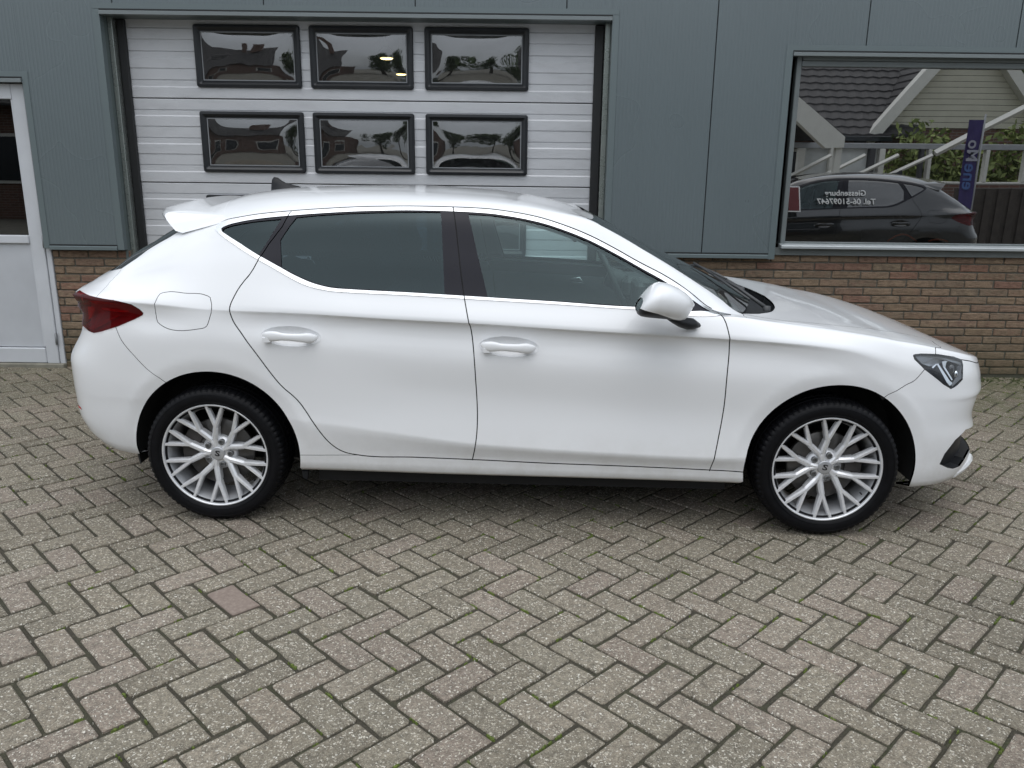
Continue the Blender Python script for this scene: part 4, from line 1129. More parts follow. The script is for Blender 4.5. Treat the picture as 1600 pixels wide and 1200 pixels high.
def piece_mesh(name,tis,mats,off=0.0,depth=.009,mirror=False,soft=.0,off_fn=None,custom=True):
    used={};vs=[];ns=[];fs=[];mi=[]
    T=[tri[k] for k in tis]
    cnt={}
    for f in T:
        for q in range(3):
            e=(f[q],f[(q+1)%3]); k=tuple(sorted(e)); cnt.setdefault(k,[]).append(e)
    bedge=[v[0] for v in cnt.values() if len(v)==1]
    bset=set(a for e in bedge for a in e)
    for f in T:
        q=[]
        for a in f:
            if a not in used:
                used[a]=len(vs); o=off if off_fn is None else off_fn(OV[a],POS[a])
                p=POS[a]+NOR[a]*(o-(soft if a in bset else 0)); 
                vs.append(p); ns.append(NOR[a])
            q.append(used[a])
        # orient outward
        p0,p1,p2=(POS[f[0]],POS[f[1]],POS[f[2]]); g=np.cross(p1-p0,p2-p0)
        if np.dot(g,NOR[f[0]]+NOR[f[1]]+NOR[f[2]])<0: q=q[::-1]
        fs.append(q)
    if depth:
        for (a,b) in bedge:
            pa,pb=np.array(vs[used[a]]),np.array(vs[used[b]])
            if abs(pa[1])<.0015 and abs(pb[1])<.0015: continue
            na,nb=NOR[a],NOR[b]; e=pb-pa
            side=np.cross(e,(na+nb)); l=np.linalg.norm(side)
            if l<1e-9: continue
            side/=l; k=len(vs)
            vs+= [pa,pb,pb-nb*depth,pa-na*depth]; ns+=[side]*4
            fs.append([k,k+1,k+2,k+3])
    vs=np.array(vs); ns=np.array(ns)
    if mirror:
        vs=vs*[1,-1,1]; ns=ns*[1,-1,1]; fs=[f[::-1] for f in fs]
    me=bpy.data.meshes.new(name); me.from_pydata([tuple(v) for v in vs],[],fs)
    for mm in (mats if isinstance(mats,(list,tuple)) else [mats]): me.materials.append(mm)
    me.polygons.foreach_set('use_smooth',[True]*len(me.polygons))
    me.update()
    if custom: me.normals_split_custom_set_from_vertices([tuple(v) for v in ns])
    return me
def text_mesh(body,size,mat,font_shear=0.0,extr=.0008):
    cu=bpy.data.curves.new('txt','FONT'); cu.body=body; cu.size=size; cu.align_x='CENTER'; cu.align_y='CENTER'; cu.extrude=extr; cu.offset=size*.018; cu.shear=font_shear; cu.resolution_u=3
    o=bpy.data.objects.new('txt',cu); C.objects.link(o); bpy.context.view_layer.update()
    me=bpy.data.meshes.new_from_object(o.evaluated_get(bpy.context.evaluated_depsgraph_get())); me.name='lettering'
    bpy.data.objects.remove(o,do_unlink=True); me.materials.clear(); me.materials.append(mat); return me
# ------------------------------------------------------------------ car materials
def paint_white():
    t=NT('white_car_paint'); p=t.pos(); fl=t.noise(t.obj(),.9,3)
    col=t.ramp(fl,[(.3,(.79,.80,.815)),(.7,(.82,.83,.845))])
    z=t.n('SeparateXYZ',{'Vector':p}).outputs[2]
    dust=t.math('MULTIPLY',t.ramp(z,[(.22,1),(.50,0)]),t.ramp(t.noise(p,9,5,.7),[(.4,.2),(.7,1)]))
    col=t.mix(t.math('MULTIPLY',dust,.34),col,(.42,.39,.33))
    return t.pbr(col,.28,0,**{'Coat Weight':.85,'Coat Roughness':.02,'Coat IOR':1.45,'Specular IOR Level':.10})
M_PAINT=paint_white()
M_CHROME=plain('bright_trim',(.86,.87,.88),.20,.85,var=.02)
M_PIANO=plain('pillar_black',(.012,.012,.018),.30,var=.05,**{'Specular IOR Level':.2})
M_PLAST=plain('black_plastic',(.011,.012,.014),.45,var=.15,vs=30,**{'Specular IOR Level':.25})
M_RUB=plain('seal_rubber',(.010,.010,.011),.6)
M_GLASSF=glassmat('front_side_glass',(.66,.78,.77),.85,.0,1.5,0,0,.01,(.78,.96,1.0))
M_GLASSW=glassmat('windscreen_glass',(.60,.72,.69),1.15,.0,1.5,0,0,.01)
M_GLASSR=glassmat('privacy_glass',(.12,.17,.20),.72,.0,1.5,0,0,.008,(.74,.94,1.0))
t=NT('rear_window_glass'); M_RGL=t.pbr((.010,.012,.014),.06,0,**{'Coat Weight':1.0})
def lens(name,col,rough=.05,tr=.5,base=.05,k=1.5):
    t=NT(name)
    ge=t.n('NewGeometry'); dt=t.n('VectorMath',{0:ge.outputs['Normal'],1:ge.outputs['Incoming']},operation='DOT_PRODUCT').outputs['Value']
    fr_=t.math('MULTIPLY_ADD',t.math('POWER',t.math('SUBTRACT',1.0,t.math('ABSOLUTE',dt),clamp=True),5.0),.92,.045)
    g=t.n('BsdfGlossy',{'Roughness':rough,'Color':(1,1,1)}); tt_=t.n('BsdfTransparent',{'Color':col})
    d=t.n('BsdfPrincipled',{'Base Color':tuple(c*.6 for c in col),'Roughness':.2})
    a=t.n('MixShader',{0:tr,1:d.outputs[0],2:tt_.outputs[0]})
    return t.surf(t.n('MixShader',{0:t.math('MULTIPLY_ADD',fr_,k,base,clamp=True),1:a.outputs[0],2:g.outputs[0]}).outputs[0])
M_RED=lens('red_lens',(.42,.004,.010),.04,.86,.0,.40)
M_REDD=plain('red_inner_dark',(.36,.006,.012),.3,var=.2,vs=40)
M_REDB=plain('red_inner_bright',(.75,.015,.02),.25,var=.1)
M_CLEAR=lens('headlight_cover',(.93,.95,.97),.02,.97,.0,.9)
M_LAMPG=plain('headlight_grey',(.36,.38,.41),.22,.3,var=.1)
M_LAMPD=plain('headlight_dark',(.022,.024,.032),.3,var=.1)
M_REFL=plain('reflector_chrome',(.80,.81,.83),.08,1.0,var=.02)
M_SEAT=plain('seat_cloth',(.09,.093,.098),.85,var=.2,vs=50)
M_CARD=plain('door_card',(.050,.053,.057),.7,var=.12,vs=30)
M_LINER=plain('headliner',(.17,.18,.185),.9,var=.05)
M_DASH=plain('dashboard',(.065,.068,.072),.6,var=.12)
M_WELL=plain('wheel_well',(.014,.014,.014),.9,var=.3,vs=20)
M_UNDER=plain('underbody',(.015,.015,.016),.85)

car=empty('parked_car',tuple(CARW),-CAR_TH,label='white five door hatchback parked side on in front of the silver garage door',cat='car')
SEEDS={ # name: (photo point, material, offset, kind)
}
done={}
def both(name,p,mat,parent=None,off=0.0,depth=.009,label=None,mirror=True,soft=.0,off_fn=None,at=None):
    """near and far copies of one piece; returns [near, far]"""
    c=comp_at(p) if at is None else at
    if c in done: print('PIECE TWICE',name,done[c])
    done[c]=name
    out=[]
    for mi in ((False,True) if mirror else (False,)):
        o=mkobj(name,piece_mesh(name,comp[c],mat,off,depth,mi,soft,off_fn),(parent[len(out)] if isinstance(parent,list) else (parent or car)))
        out.append(o)
    return out
fdoor=both('front_door',(900,600),M_PAINT,soft=.0005)
rdoor=both('rear_door',(600,600),M_PAINT,soft=.0005)
sidep=both('side_panel',(300,420),M_PAINT,soft=.0004)
fender=both('front_wing',(1250,560),M_PAINT,soft=.0004)
fbump=both('front_bumper',(1440,680),M_PAINT,soft=.0004)
rbump=both('rear_bumper',(170,600),M_PAINT,soft=.0004)
hood=both('bonnet',(1300,490),M_PAINT,soft=.0004)
def bykey(pred): return sorted([c for c,t in comp.items() if pred(key[t[0]])],key=lambda c:-len(comp[c]))
flap=both('fuel_flap',(285,485),M_PAINT,mirror=False,soft=.0004,parent=[sidep[0]])
for c in bykey(lambda k:'HC' in k):
    if len(comp[c])<8: continue
    x=float(np.mean([POS[tri[t][0]][0] for t in comp[c]])); done[c]='cup'
    for side,P_ in ((False,0),(True,1)):
        me=piece_mesh('handle_cup',comp[c],M_PAINT,0,0,side,0,lambda st,P:-.021*(1-min(1,cup_e(st))**3.0)**.9,custom=False)
        mkobj('handle_cup',me,(rdoor if x<-.4 else fdoor)[P_])
# chrome, pillars and glass by key
def bykey(pred): return sorted([c for c,t in comp.items() if pred(key[t[0]])],key=lambda c:-len(comp[c]))
def meanx(c): return float(np.mean([POS[tri[t][0]][0] for t in comp[c]]))
for c in bykey(lambda k:'W' in k and 'WI' not in k):
    if len(comp[c])<6: done[c]='x'; continue
    x=meanx(c); P_=sidep if x<-1.0 else (rdoor if x<-.28 else fdoor)
    both('chrome_strip',None,M_CHROME,parent=P_,off=.0030,depth=.007,at=c,soft=.0008)
for c in bykey(lambda k:'WI' in k and not ({'GQ','GR','GF'}&k)):
    if len(comp[c])<3: done[c]='x'; continue
    x=meanx(c); P_=sidep if x<-1.13 else (rdoor if x<-.28 else fdoor)
    both('pillar_trim',None,M_PIANO,parent=P_,off=-.0005,depth=.006,at=c)
for nm,mt,P_,lab in (('GQ',M_GLASSR,sidep,None),('GR',M_GLASSR,rdoor,None),('GF',M_GLASSF,fdoor,None)):
    for c in bykey(lambda k:nm in k):
        if len(comp[c])<8 or c in done: done[c]='x'; continue
        both('window_pane',None,mt,parent=P_,off=-.0045,depth=.0,at=c)
for nm,pn,mt,off,dep,P_ in (('WS','windscreen',M_GLASSW,-.003,.0,None),('RG','rear_window',M_RGL,-.002,.006,None),('IN','lower_intake',M_PLAST,-.045,.0,fbump),('GL','radiator_grille',M_PLAST,-.012,.0,fbump),('RF','reflector',M_REDB,.001,.004,rbump)):
    for c in bykey(lambda k:nm in k):
        if len(comp[c])<4: done[c]='x'; continue
        both(pn,None,mt,parent=P_,off=off,depth=dep,at=c)
for c in bykey(lambda k:'CW' in k): 
    if len(comp[c])<4: continue
    both('cowl_cover',None,M_PLAST,off=-.035,depth=.0,at=c)
# walls of the deep recesses
def recess_wall(regname,depth,mat,name,parent):
    for side in (0,1):
        m=MB()
        for c in bykey(lambda k:regname in k):
            if len(comp[c])<4: continue
            cnt={}
            for t_ in comp[c]:
                f=tri[t_]
                for q in range(3):
                    e=(f[q],f[(q+1)%3]); cnt.setdefault(tuple(sorted(e)),[]).append(e)
            for v in cnt.values():
                if len(v)>1: continue
                a,b=v[0]; pa,pb=POS[a],POS[b]
                if abs(pa[1])<.002 and abs(pb[1])<.002: continue
                Q=[pa-NOR[a]*.004,pb-NOR[b]*.004,pb-NOR[b]*depth,pa-NOR[a]*depth]
                if side: Q=[q*np.array([1,-1,1]) for q in Q]
                m.add([tuple(q) for q in Q],[(0,1,2,3)])
        m.build(name,mat,parent[side] if isinstance(parent,list) else (parent or car),fixn=False)
recess_wall('IN',.046,M_PLAST,'intake_frame',fbump)
recess_wall('CW',.036,M_PLAST,'cowl_rim',None)
# lamps: lens on the surface, built up inside
for c in bykey(lambda k:'HL' in k):
    if len(comp[c])<8: continue
    hl=both('headlight',None,M_CLEAR,off=.0015,depth=.0,at=c)
for c in bykey(lambda k:'TL' in k):
    if len(comp[c])<8: continue
    tl=both('tail_light',None,M_RED,off=.006,depth=.012,at=c,soft=.003,off_fn=lambda st,P:.005+.020*min(1,max(0,(-1.87-P[0])/.08))*min(1,max(0,(P[2]-.915)/.02)))
# whatever is left keeps the paint: small pieces of the body skin
rest=[c for c in comp if c not in done]
rest.sort(key=lambda c:-len(comp[c]))
for c in rest:
    n=len(comp[c])
    if n<4: continue
    P=np.mean([POS[tri[t][0]] for t in comp[c]],axis=0); 
    nm='body_panel'
    if P[0]<-1.55 and P[2]>.72: nm='tailgate'
    elif P[2]<.34: nm='sill'
    elif P[0]<-1.3 and P[2]>1.2: nm='tailgate'
    elif P[0]>1.9 : nm='bonnet_edge'
    if n>40: print('REST',nm,n,P.round(2))
    both(nm,None,M_PAINT,at=c,soft=.0003)
# dark channel under every gap
for side in (1,-1):
    m=MB()
    for line,w,closed in GAPS:
        n=len(line); A=[];B=[]
        for k,p in enumerate(line):
            a=line[max(k-1,0)]; b=line[min(k+1,n-1)]
            tg=np.array(b)-np.array(a); tg/=max(np.linalg.norm(tg),1e-9)
            for L__,d in ((A,.011),(B,-.011)):
                q=offset_pt(p,tg,d); q=(q[0],min(max(q[1],0),TM)); P=lift(*q)-lift(q[0],q[1],1)*.0085; L__.append((P[0],P[1]*side,P[2]))
        for k in range(2,n-3): m.add([A[k],A[k+1],B[k+1],B[k]],[(0,1,2,3)])
    m.build('door_seal',M_RUB,car,fixn=False)
# inner lining of doors, pillars and roof
for side in (1,-1):
    md=MB(); mr=MB()
    for ti,f in enumerate(tri):
        k=key[ti]
        if k & {'GQ','GR','GF','WS','RG','CW','HL','TL','IN','GL'}: continue
        P=POS[list(f)]; c=P.mean(0)
        if not(-1.72<c[0]<1.02) or c[2]<.30: continue
        if c[0]>.30 and c[2]>.99 and abs(c[1])<.55: continue
        if hypot(c[0]-1.335,c[2]-.32)<.42 or hypot(c[0]+1.337,c[2]-.32)<.42: continue
        Q=P-NOR[list(f)]*(.030 if c[2]>1.03 else .055); Q=Q*[1,side,1]
        (mr if (c[2]>1.05 ) else md).add([tuple(q) for q in Q],[(0,1,2)],0,True)
    md.build('door_lining',M_CARD,car,fixn=False); mr.build('roof_lining',M_LINER,car,fixn=False)
# ------------------------------------------------------------------ wheels
def surf_at(px,py,depth=0.0):
    """car-frame point on the sight line, depth metres under the skin (negative: proud of it)"""
    d=pray(px,py); st=PT((px,py)); P=Vector(lift(*st)); N=Vector(lift(st[0],st[1],1))
    c=abs(d.dot(N)); return P+d*(depth/max(c,.25))
M_TYRE=plain('tyre_rubber',(.0050,.0052,.0065),.5,var=.25,vs=25,**{'Specular IOR Level':.16})
def alloy():
    t=NT('alloy_silver'); p=t.obj()
    n=t.noise(t.map(p,(1,1,1)),55,3)
    return t.pbr(t.ramp(n,[(.3,(.74,.75,.77)),(.7,(.82,.83,.85))]),.30,.35,None,**{'Coat Weight':.35})
M_ALLOY=alloy()
M_ALLOYB=plain('rim_barrel',(.52,.53,.55),.36,.5,var=.12)
M_DISC=plain('brake_disc',(.11,.105,.10),.4,.7,var=.2,vs=20)
M_IRON=plain('hub_iron',(.05,.045,.042),.7,var=.3)
M_BOLT=plain('bolt_steel',(.22,.225,.23),.35,.7)
RT=.3165; RR=.2405      # tyre and rim flange radius
def wheel_meshes():
    W={}
    m=MB(); n=216
    # outer side is -y. profile (radius, y)
    prof=[(.222,-.085),(.2405,-.094),(.2465,-.101),(.262,-.108),(.280,-.1095),(.2935,-.106),(.3020,-.101),(.3085,-.095),(.3130,-.086),(.3155,-.072),(.3165,-.052),(.3165,-.046),(.3095,-.0455),(.3095,-.038),(.3168,-.0375),(.3170,-.010),(.3100,-.0095),(.3100,.0095),(.3170,.010),(.3168,.0375),(.3095,.038),(.3095,.0455),(.3165,.046),(.3150,.072),(.306,.098),(.28,.108),(.245,.10),(.222,.085)]
    vs=[];fs=[]
    for i,(r,h) in enumerate(prof):
        for k in range(n):
            th=2*pi*k/n; rr=r; hh=h
            if 6<=i<=11 and k%3==0: rr-=.0035; hh+=.0025
            if 18<=i<=24 and k%3==0 and i not in (20,21): rr-=.0055
            vs.append((rr*cos(th),hh,rr*sin(th)))
    P=len(prof)
    for i in range(P-1):
        for k in range(n): fs.append((i*n+k,i*n+(k+1)%n,(i+1)*n+(k+1)%n,(i+1)*n+k))
    m.add(vs,fs,0,False)
    for f in range(len(m.sm)): m.sm[f]= f<6*n
    # raised sidewall ribs
    for r0 in (.2555,.2885):
        m.lathe([(r0-.0010,-.1065 if r0<.27 else -.1075),(r0,-.1095 if r0<.27 else -.1098),(r0+.0010,-.1070 if r0<.27 else -.1065)],96,'y',smooth=True)
    W['tyre']=m.mesh('tyre',M_TYRE,fixn=True)
    m=MB()
    m.lathe([(.2405,-.096),(.2425,-.0985),(.2405,-.1005),(.2370,-.1000),(.2340,-.0965),(.2320,-.090),(.2270,-.080),(.2150,-.060),(.2080,-.02),(.2080,.07),(.222,.085)],96,'y',m=1)
    for f in range(96*4): m.m[f]=0
    yf=-.0925
    # five groups of four spokes; each pair leaves the hub between two bolts, forks half way
    def bar(p0,p1,w0,w1,y0,y1,top0,top1,d0=.030,d1=.022):
        p0=Vector((p0[0],0,p0[1]));p1=Vector((p1[0],0,p1[1])); t=(p1-p0).normalized(); s=Vector((t.z,0,-t.x))
        vs=[]
        for p,w_,y,tp,d in ((p0,w0,y0,top0,d0),(p1,w1,y1,top1,d1)):
            for a,yy in ((-w_/2,y+d),(-w_/2*.92,y+.009),(-w_/2*tp,y),(w_/2*tp,y),(w_/2*.92,y+.009),(w_/2,y+d)):
                q=p+s*a; vs.append((q.x,yy,q.z))
        fs=[(i,i+1,7+i,6+i) for i in range(5)]+[(0,1,2,3,4,5),(11,10,9,8,7,6),(5,0,6,11)]
        m.add(vs,fs,0,False)
    def pol(a,r): return (r*cos(radians(a)),r*sin(radians(a)))
    for g in range(5):
        c=72.5+72*g
        for sgn in (1,-1):
            base=pol(c+sgn*36.0,.026); mid=pol(c+sgn*18.5,.128)
            e1=pol(c+sgn*8.3,.2345); e2=pol(c+sgn*26.0,.2345)
            hip=pol(c+sgn*29,.066)
            bar(base,hip,.024,.030,-.0660,-.0665,.30,.28,.045,.045)
            bar(hip,mid,.030,.027,-.0665,-.0790,.34,.40,.045,.036)
            bar(mid,e1,.0215,.0195,-.0790,-.0935,.42,.50,.036,.020)
            bar(mid,e2,.0215,.0195,-.0790,-.0935,.42,.50,.036,.020)
    m.lathe([(.001,-.058),(.040,-.058),(.058,-.052),(.080,-.040),(.086,-.015),(.001,-.015)],40,'y')
    W['rim']=m.mesh('rim',[M_ALLOY,M_ALLOYB],fixn=True)
    m=MB(); m.lathe([(.001,-.0690),(.026,-.0687),(.0310,-.0670),(.0325,-.0635),(.0325,-.050)],40,'y'); W['centre_cap']=m.mesh('centre_cap',M_ALLOYB)
    # slanted dark letter S with a bright slash through it
    me=text_mesh('S',.046,M_RUB,0.0,.0006); me.transform(Matrix.Translation((0,-.0700,0))@Matrix.Rotation(pi/2,4,'X')@Matrix.Diagonal((1.15,.80,1,1))); me.name='emblem'; W['emblem']=me
    m=MB(); m.lathe([(.0135,-.048),(.0135,-.0620),(.0110,-.0630)],12,'y'); m.lathe([(.0110,-.0630),(.0075,-.0630),(.0070,-.056),(.001,-.056)],6,'y',smooth=False); W['wheel_bolt']=m.mesh('wheel_bolt',M_BOLT)
    m=MB(); m.lathe([(.075,-.028),(.155,-.028),(.157,-.026),(.157,-.006),(.155,-.004),(.075,-.004)],64,'y'); W['brake_disc']=m.mesh('brake_disc',M_DISC)
    m=MB(); m.lathe([(.001,-.035),(.074,-.035),(.078,-.005),(.078,.05),(.001,.05)],32,'y')
    # caliper
    vs=[]; 
    for a in np.linspace(-28,28,8):
        for r in (.098,.170):
            for y in (-.040,.018): vs.append((r*cos(radians(a)),y,r*sin(radians(a))))
    fs=[]
    for i in range(7):
        b=i*4; fs+=[(b,b+4,b+6,b+2),(b+1,b+3,b+7,b+5),(b,b+1,b+5,b+4),(b+2,b+6,b+7,b+3)]
    fs+=[(0,2,3,1),(28,29,31,30)]
    m.add(vs,fs); W['brake_caliper']=m.mesh('brake_caliper',M_IRON)
    m=MB(); m.lathe([(.0035,-.0),(.0035,-.016),(.0025,-.020)],8,'y',c=(*[0],0,0)); W['valve']=m.mesh('valve',M_RUB)
    return W
WM=wheel_meshes()
hubR=trace(345,706,.845); hubF=trace(1292.5,727.5,.845)
WX_R,WX_F=trace(335.5,707,.851).x,trace(1293,730,.851).x; WZ=.3095; WSC=.978
print('hubs',hubR,hubF)
def wheel(x,side,rot,yc,lab=None):
    o=empty('wheel',(x,-yc*side,WZ)); o.parent=car; o.scale=(WSC,WSC,WSC); o.rotation_euler=(0,0,0 if side==1 else pi)
    for nm in ('tyre','rim','centre_cap','brake_disc','brake_caliper'):
        c=mkobj(nm,WM[nm],o)
        if nm in('rim','centre_cap','tyre'): c.rotation_euler=(0,rot,0)
        if nm=='brake_caliper': c.rotation_euler=(0,radians(-10 if x>0 else 195)*(1 if side==1 else 1),0)
    c=mkobj('emblem',WM['emblem'],o); c.rotation_euler=(0,radians(12),0)
    for g in range(5):
        a=radians(72.5+72*g); c=mkobj('wheel_bolt',WM['wheel_bolt'],o); r=.056
        p=Vector((r*cos(a),0,r*sin(a))); p.rotate(Euler((0,rot,0))); c.location=p
    a=radians(72.5+72*3+37); c=mkobj('valve',WM['valve'],o); p=Vector((.205*cos(a),-.066,.205*sin(a))); p.rotate(Euler((0,rot,0))); c.location=p
YCW=.755
wheel(WX_F,1,radians(0),YCW); wheel(WX_R,1,radians(2),YCW)
wheel(WX_F,-1,radians(20),YCW); wheel(WX_R,-1,radians(50),YCW)
# wheel housings, floor, exhaust
for side,cx in ((1,ARF[0]),(1,ARR[0]),(-1,ARF[0]),(-1,ARR[0])):
    m=MB()
    if True:
        A=np.radians(np.linspace(-12,192,40)); R=.385
        for yy0,yy1,r0,r1 in ((-.800,-.790,.380,.392),(-.790,-.50,.392,.392)):
            vs=[];fs=[]
            for a in A:
                z0=ARF[1]
                for (y,r) in ((yy0,r0),(yy1,r1)):
                    vs.append((cx+r*cos(a),y*side,z0+r*sin(a)))
            for i in range(len(A)-1): fs.append((2*i,2*i+2,2*i+3,2*i+1))
            m.add(vs,fs,0,True)
        m.add([(cx-.40,-.50*side,.18),(cx+.40,-.50*side,.18),(cx+.40,-.50*side,.75),(cx-.40,-.50*side,.75)],[(0,1,2,3)])
    m.build('wheel_housing',M_WELL,car,fixn=False)
m=MB(); m.box(-1.88,-1.72,-.50,.50,.34,.36); m.box(-.92,.92,-.74,.74,.165,.245); m.box(1.72,1.95,-.5,.5,.215,.235); m.box(-1.72,-.93,-.48,.48,.19,.30); m.box(.93,1.72,-.48,.48,.175,.27)
m.tube([(-1.85,-.45,.34),(-1.5,-.45,.27),(-.9,-.2,.22),(.9,-.1,.20)],.028,10); m.box(-1.90,-1.72,-.60,-.30,.33,.38,bev=.01)
m.box(WX_F-.06,WX_F+.06,-.70,.70,.26,.33); m.box(WX_R-.05,WX_R+.05,-.70,.70,.26,.33)
m.build('underbody',M_UNDER,car)
# little jacking tab and mud lip behind the rear arch
m=MB(); P=trace(476,732,.84); m.prism([(P.x-.012,.245),(P.x+.016,.245),(P.x+.010,.205),(P.x-.008,.215)],'y',-.845,-.825); m.build('jacking_tab',M_PLAST,car)

# ------------------------------------------------------------------ loft helper
def loft(m,secs,mat=0,smooth=True,caps=True,closed=True):
    n=len(secs[0]); vs=[q for s_ in secs for q in s_]; fs=[]
    for i in range(len(secs)-1):
        for k in range(n if closed else n-1): fs.append((i*n+k,i*n+(k+1)%n,(i+1)*n+(k+1)%n,(i+1)*n+k))
    if caps: fs+= [tuple(range(n))[::-1],tuple((len(secs)-1)*n+k for k in range(n))]
    m.add(vs,fs,mat,smooth)
# ------------------------------------------------------------------ door handles
def handle(ox,oy,parent):
    T=[(38,1046,1050),(44,1038,1066),(60,1032,1085),(85,1028,1093),(110,1028,1095),(130,1031,1093),(150,1037,1091),(165,1041,1090),(200,1044,1091),(240,1045,1095),(280,1045,1100),(297,1043,1103),(315,1040,1106),(340,1042,1106),(362,1049,1099),(378,1056,1087),(387,1062,1072)]
    secs=[];n=14
    for i,(x,a,b) in enumerate(T):
        px=400+x/4+ox; pa=260+a/4+oy; pb=260+b/4+oy
        f=i/(len(T)-1); prd=.036*(sin(pi*min(max((x-30)/365,0),1)))**.45
        c=surf_at(px,(pa+pb)/2,-prd); top=surf_at(px,pa,-prd); bot=surf_at(px,pb,-prd)
        hz=(top.z-bot.z)/2; th=.011 if 130<x<300 else .0135
        th*=min(1,min(x-34,392-x)/22)
        secs.append([(c.x,c.y-th*.9*abs(cos(2*pi*k/n))**.8*(1 if cos(2*pi*k/n)>0 else -1),c.z+hz*abs(sin(2*pi*k/n))**.8*(1 if sin(2*pi*k/n)>0 else -1)) for k in range(n)])
    for side in (0,1):
        S_=[[(q[0],q[1]*(-1 if side else 1),q[2]) for q in s_] for s_ in secs]
        m=MB(); loft(m,S_)
        # mounts at both ends
        for (xa,xb) in ((58,104),(310,352)):
            A=surf_at(400+xa/4+ox,260+1090/4+oy,.012); B=surf_at(400+xb/4+ox,260+1090/4+oy,.012)
            z0=A.z+.002; yy=[A.y,A.y-.040]
            if side: yy=[-v for v in yy]
            m.box(A.x,B.x,min(yy),max(yy),z0,z0+.018)
        m.build('door_handle',M_PAINT,parent[side])
handle(0,0,rdoor); handle(340.8,16.2,fdoor)
# ------------------------------------------------------------------ mirrors
def mirror_build():
    cols=[(998.5,466,484),(1001,461,490),(1005,455,492.5),(1012,447.3,494),(1019,442.8,495),(1026,441.3,495.6),(1040,443.8,497),(1054,450,498.5),(1066,458,500),(1073,464.5,499),(1077,470,495),(1079.5,475.5,488)]
    hw=[.070,.086,.096,.104,.107,.107,.103,.094,.079,.063,.045,.024]
    cen=[1.000,1.000,1.000,.999,.998,.996,.990,.982,.972,.963,.957,.950]
    secU=[];secL=[]
    bl=lambda x:float(np.interp(x,[997,1010,1030,1047,1060,1067,1080],[477,479,484,491.5,497.5,499.5,499.5]))
    for (x,a,b),w_,c_ in zip(cols,hw,cen):
        T=trace(x,a,c_);B=trace(x,b,c_);M_=trace(x,min(bl(x),b),c_)
        cz=(T.z+B.z)/2; hz=(T.z-B.z)/2; xx=(T.x+B.x)/2
        am=math.asin(max(-1,min(1,(M_.z-cz)/hz)))     # angle of the two-tone line
        def S(angs): 
            o=[]
            for a_ in angs:
                ca,sa=cos(a_),sin(a_)
                o.append((xx+.012*sa,-c_-w_*abs(ca)**.85*(1 if ca>0 else -1),cz+hz*abs(sa)**.9*(1 if sa>0 else -1)))
            return o
        secU.append(S(np.linspace(am,pi-am,26))); secL.append(S(np.linspace(am,-pi-am,20)))
    for side in (0,1):
        f=lambda Q:[[(q[0],q[1]*(-1 if side else 1),q[2]) for q in s_] for s_ in Q]
        root=empty('side_mirror'); root.parent=car
        m=MB(); loft(m,f(secU),caps=False,closed=False); loft(m,f([secU[-1],[(q[0]+.004,q[1]*.98+(.0),q[2]) for q in secU[-1]]]),caps=False,closed=False); m.build('mirror_cap',M_PAINT,root,fixn=True)
        m=MB(); loft(m,f(secL),caps=False,closed=False); m.build('mirror_base',M_PLAST,root)
        # closing end and glass
        e=[(cols[-1],)]
        m=MB(); u=f([secU[-1]])[0]; l=f([secL[-1]])[0]; m.add(u+l[::-1],[tuple(range(len(u)+len(l)))],0,False); m.build('mirror_end',M_PAINT,root)
        m=MB(); u=f([secU[0]])[0]; l=f([secL[0]])[0]; m.add([(q[0]+.003,q[1],q[2]) for q in u+l[::-1]],[tuple(range(len(u)+len(l)))],0,False); m.build('mirror_glass',M_REFL,root)
        # arm to the door
        arm=[]
        for (px,pt,pb,h,w_) in ((1044,490,500,.975,.030),(1052,492,505.5,.955,.032),(1062,495,511.5,.930,.034),(1073,496,515,.905,.036),(1082,497,514.5,.885,.036),(1090,503,511.5,.868,.03)):
            T=trace(px,pt,h);B=trace(px,pb,h); c=(T+B)/2; hz=(T.z-B.z)/2
            arm.append([(c.x+.30*w_*cos(a),-h-w_*cos(a)*.8,c.z+hz*sin(a)) for a in np.linspace(0,2*pi,15)[:-1]])
        m=MB(); loft(m,f(arm)); m.build('mirror_arm',M_PLAST,root)
        # indicator strip
        m=MB(); pts=[]
        ss=[]
        for (px,py) in ((1004,479.5),(1018,482),(1032,486),(1045,491.5),(1056,497)):
            c_=.99 if px<1030 else .975; P=trace(px,py,c_+(.088 if px<1040 else .07)); ss.append((P.x,P.y*(-1 if side else 1),P.z))
        m.tube(ss,[.0015,.003,.0035,.0035,.002],6); m.build('indicator',M_GASKET,root)
mirror_build()
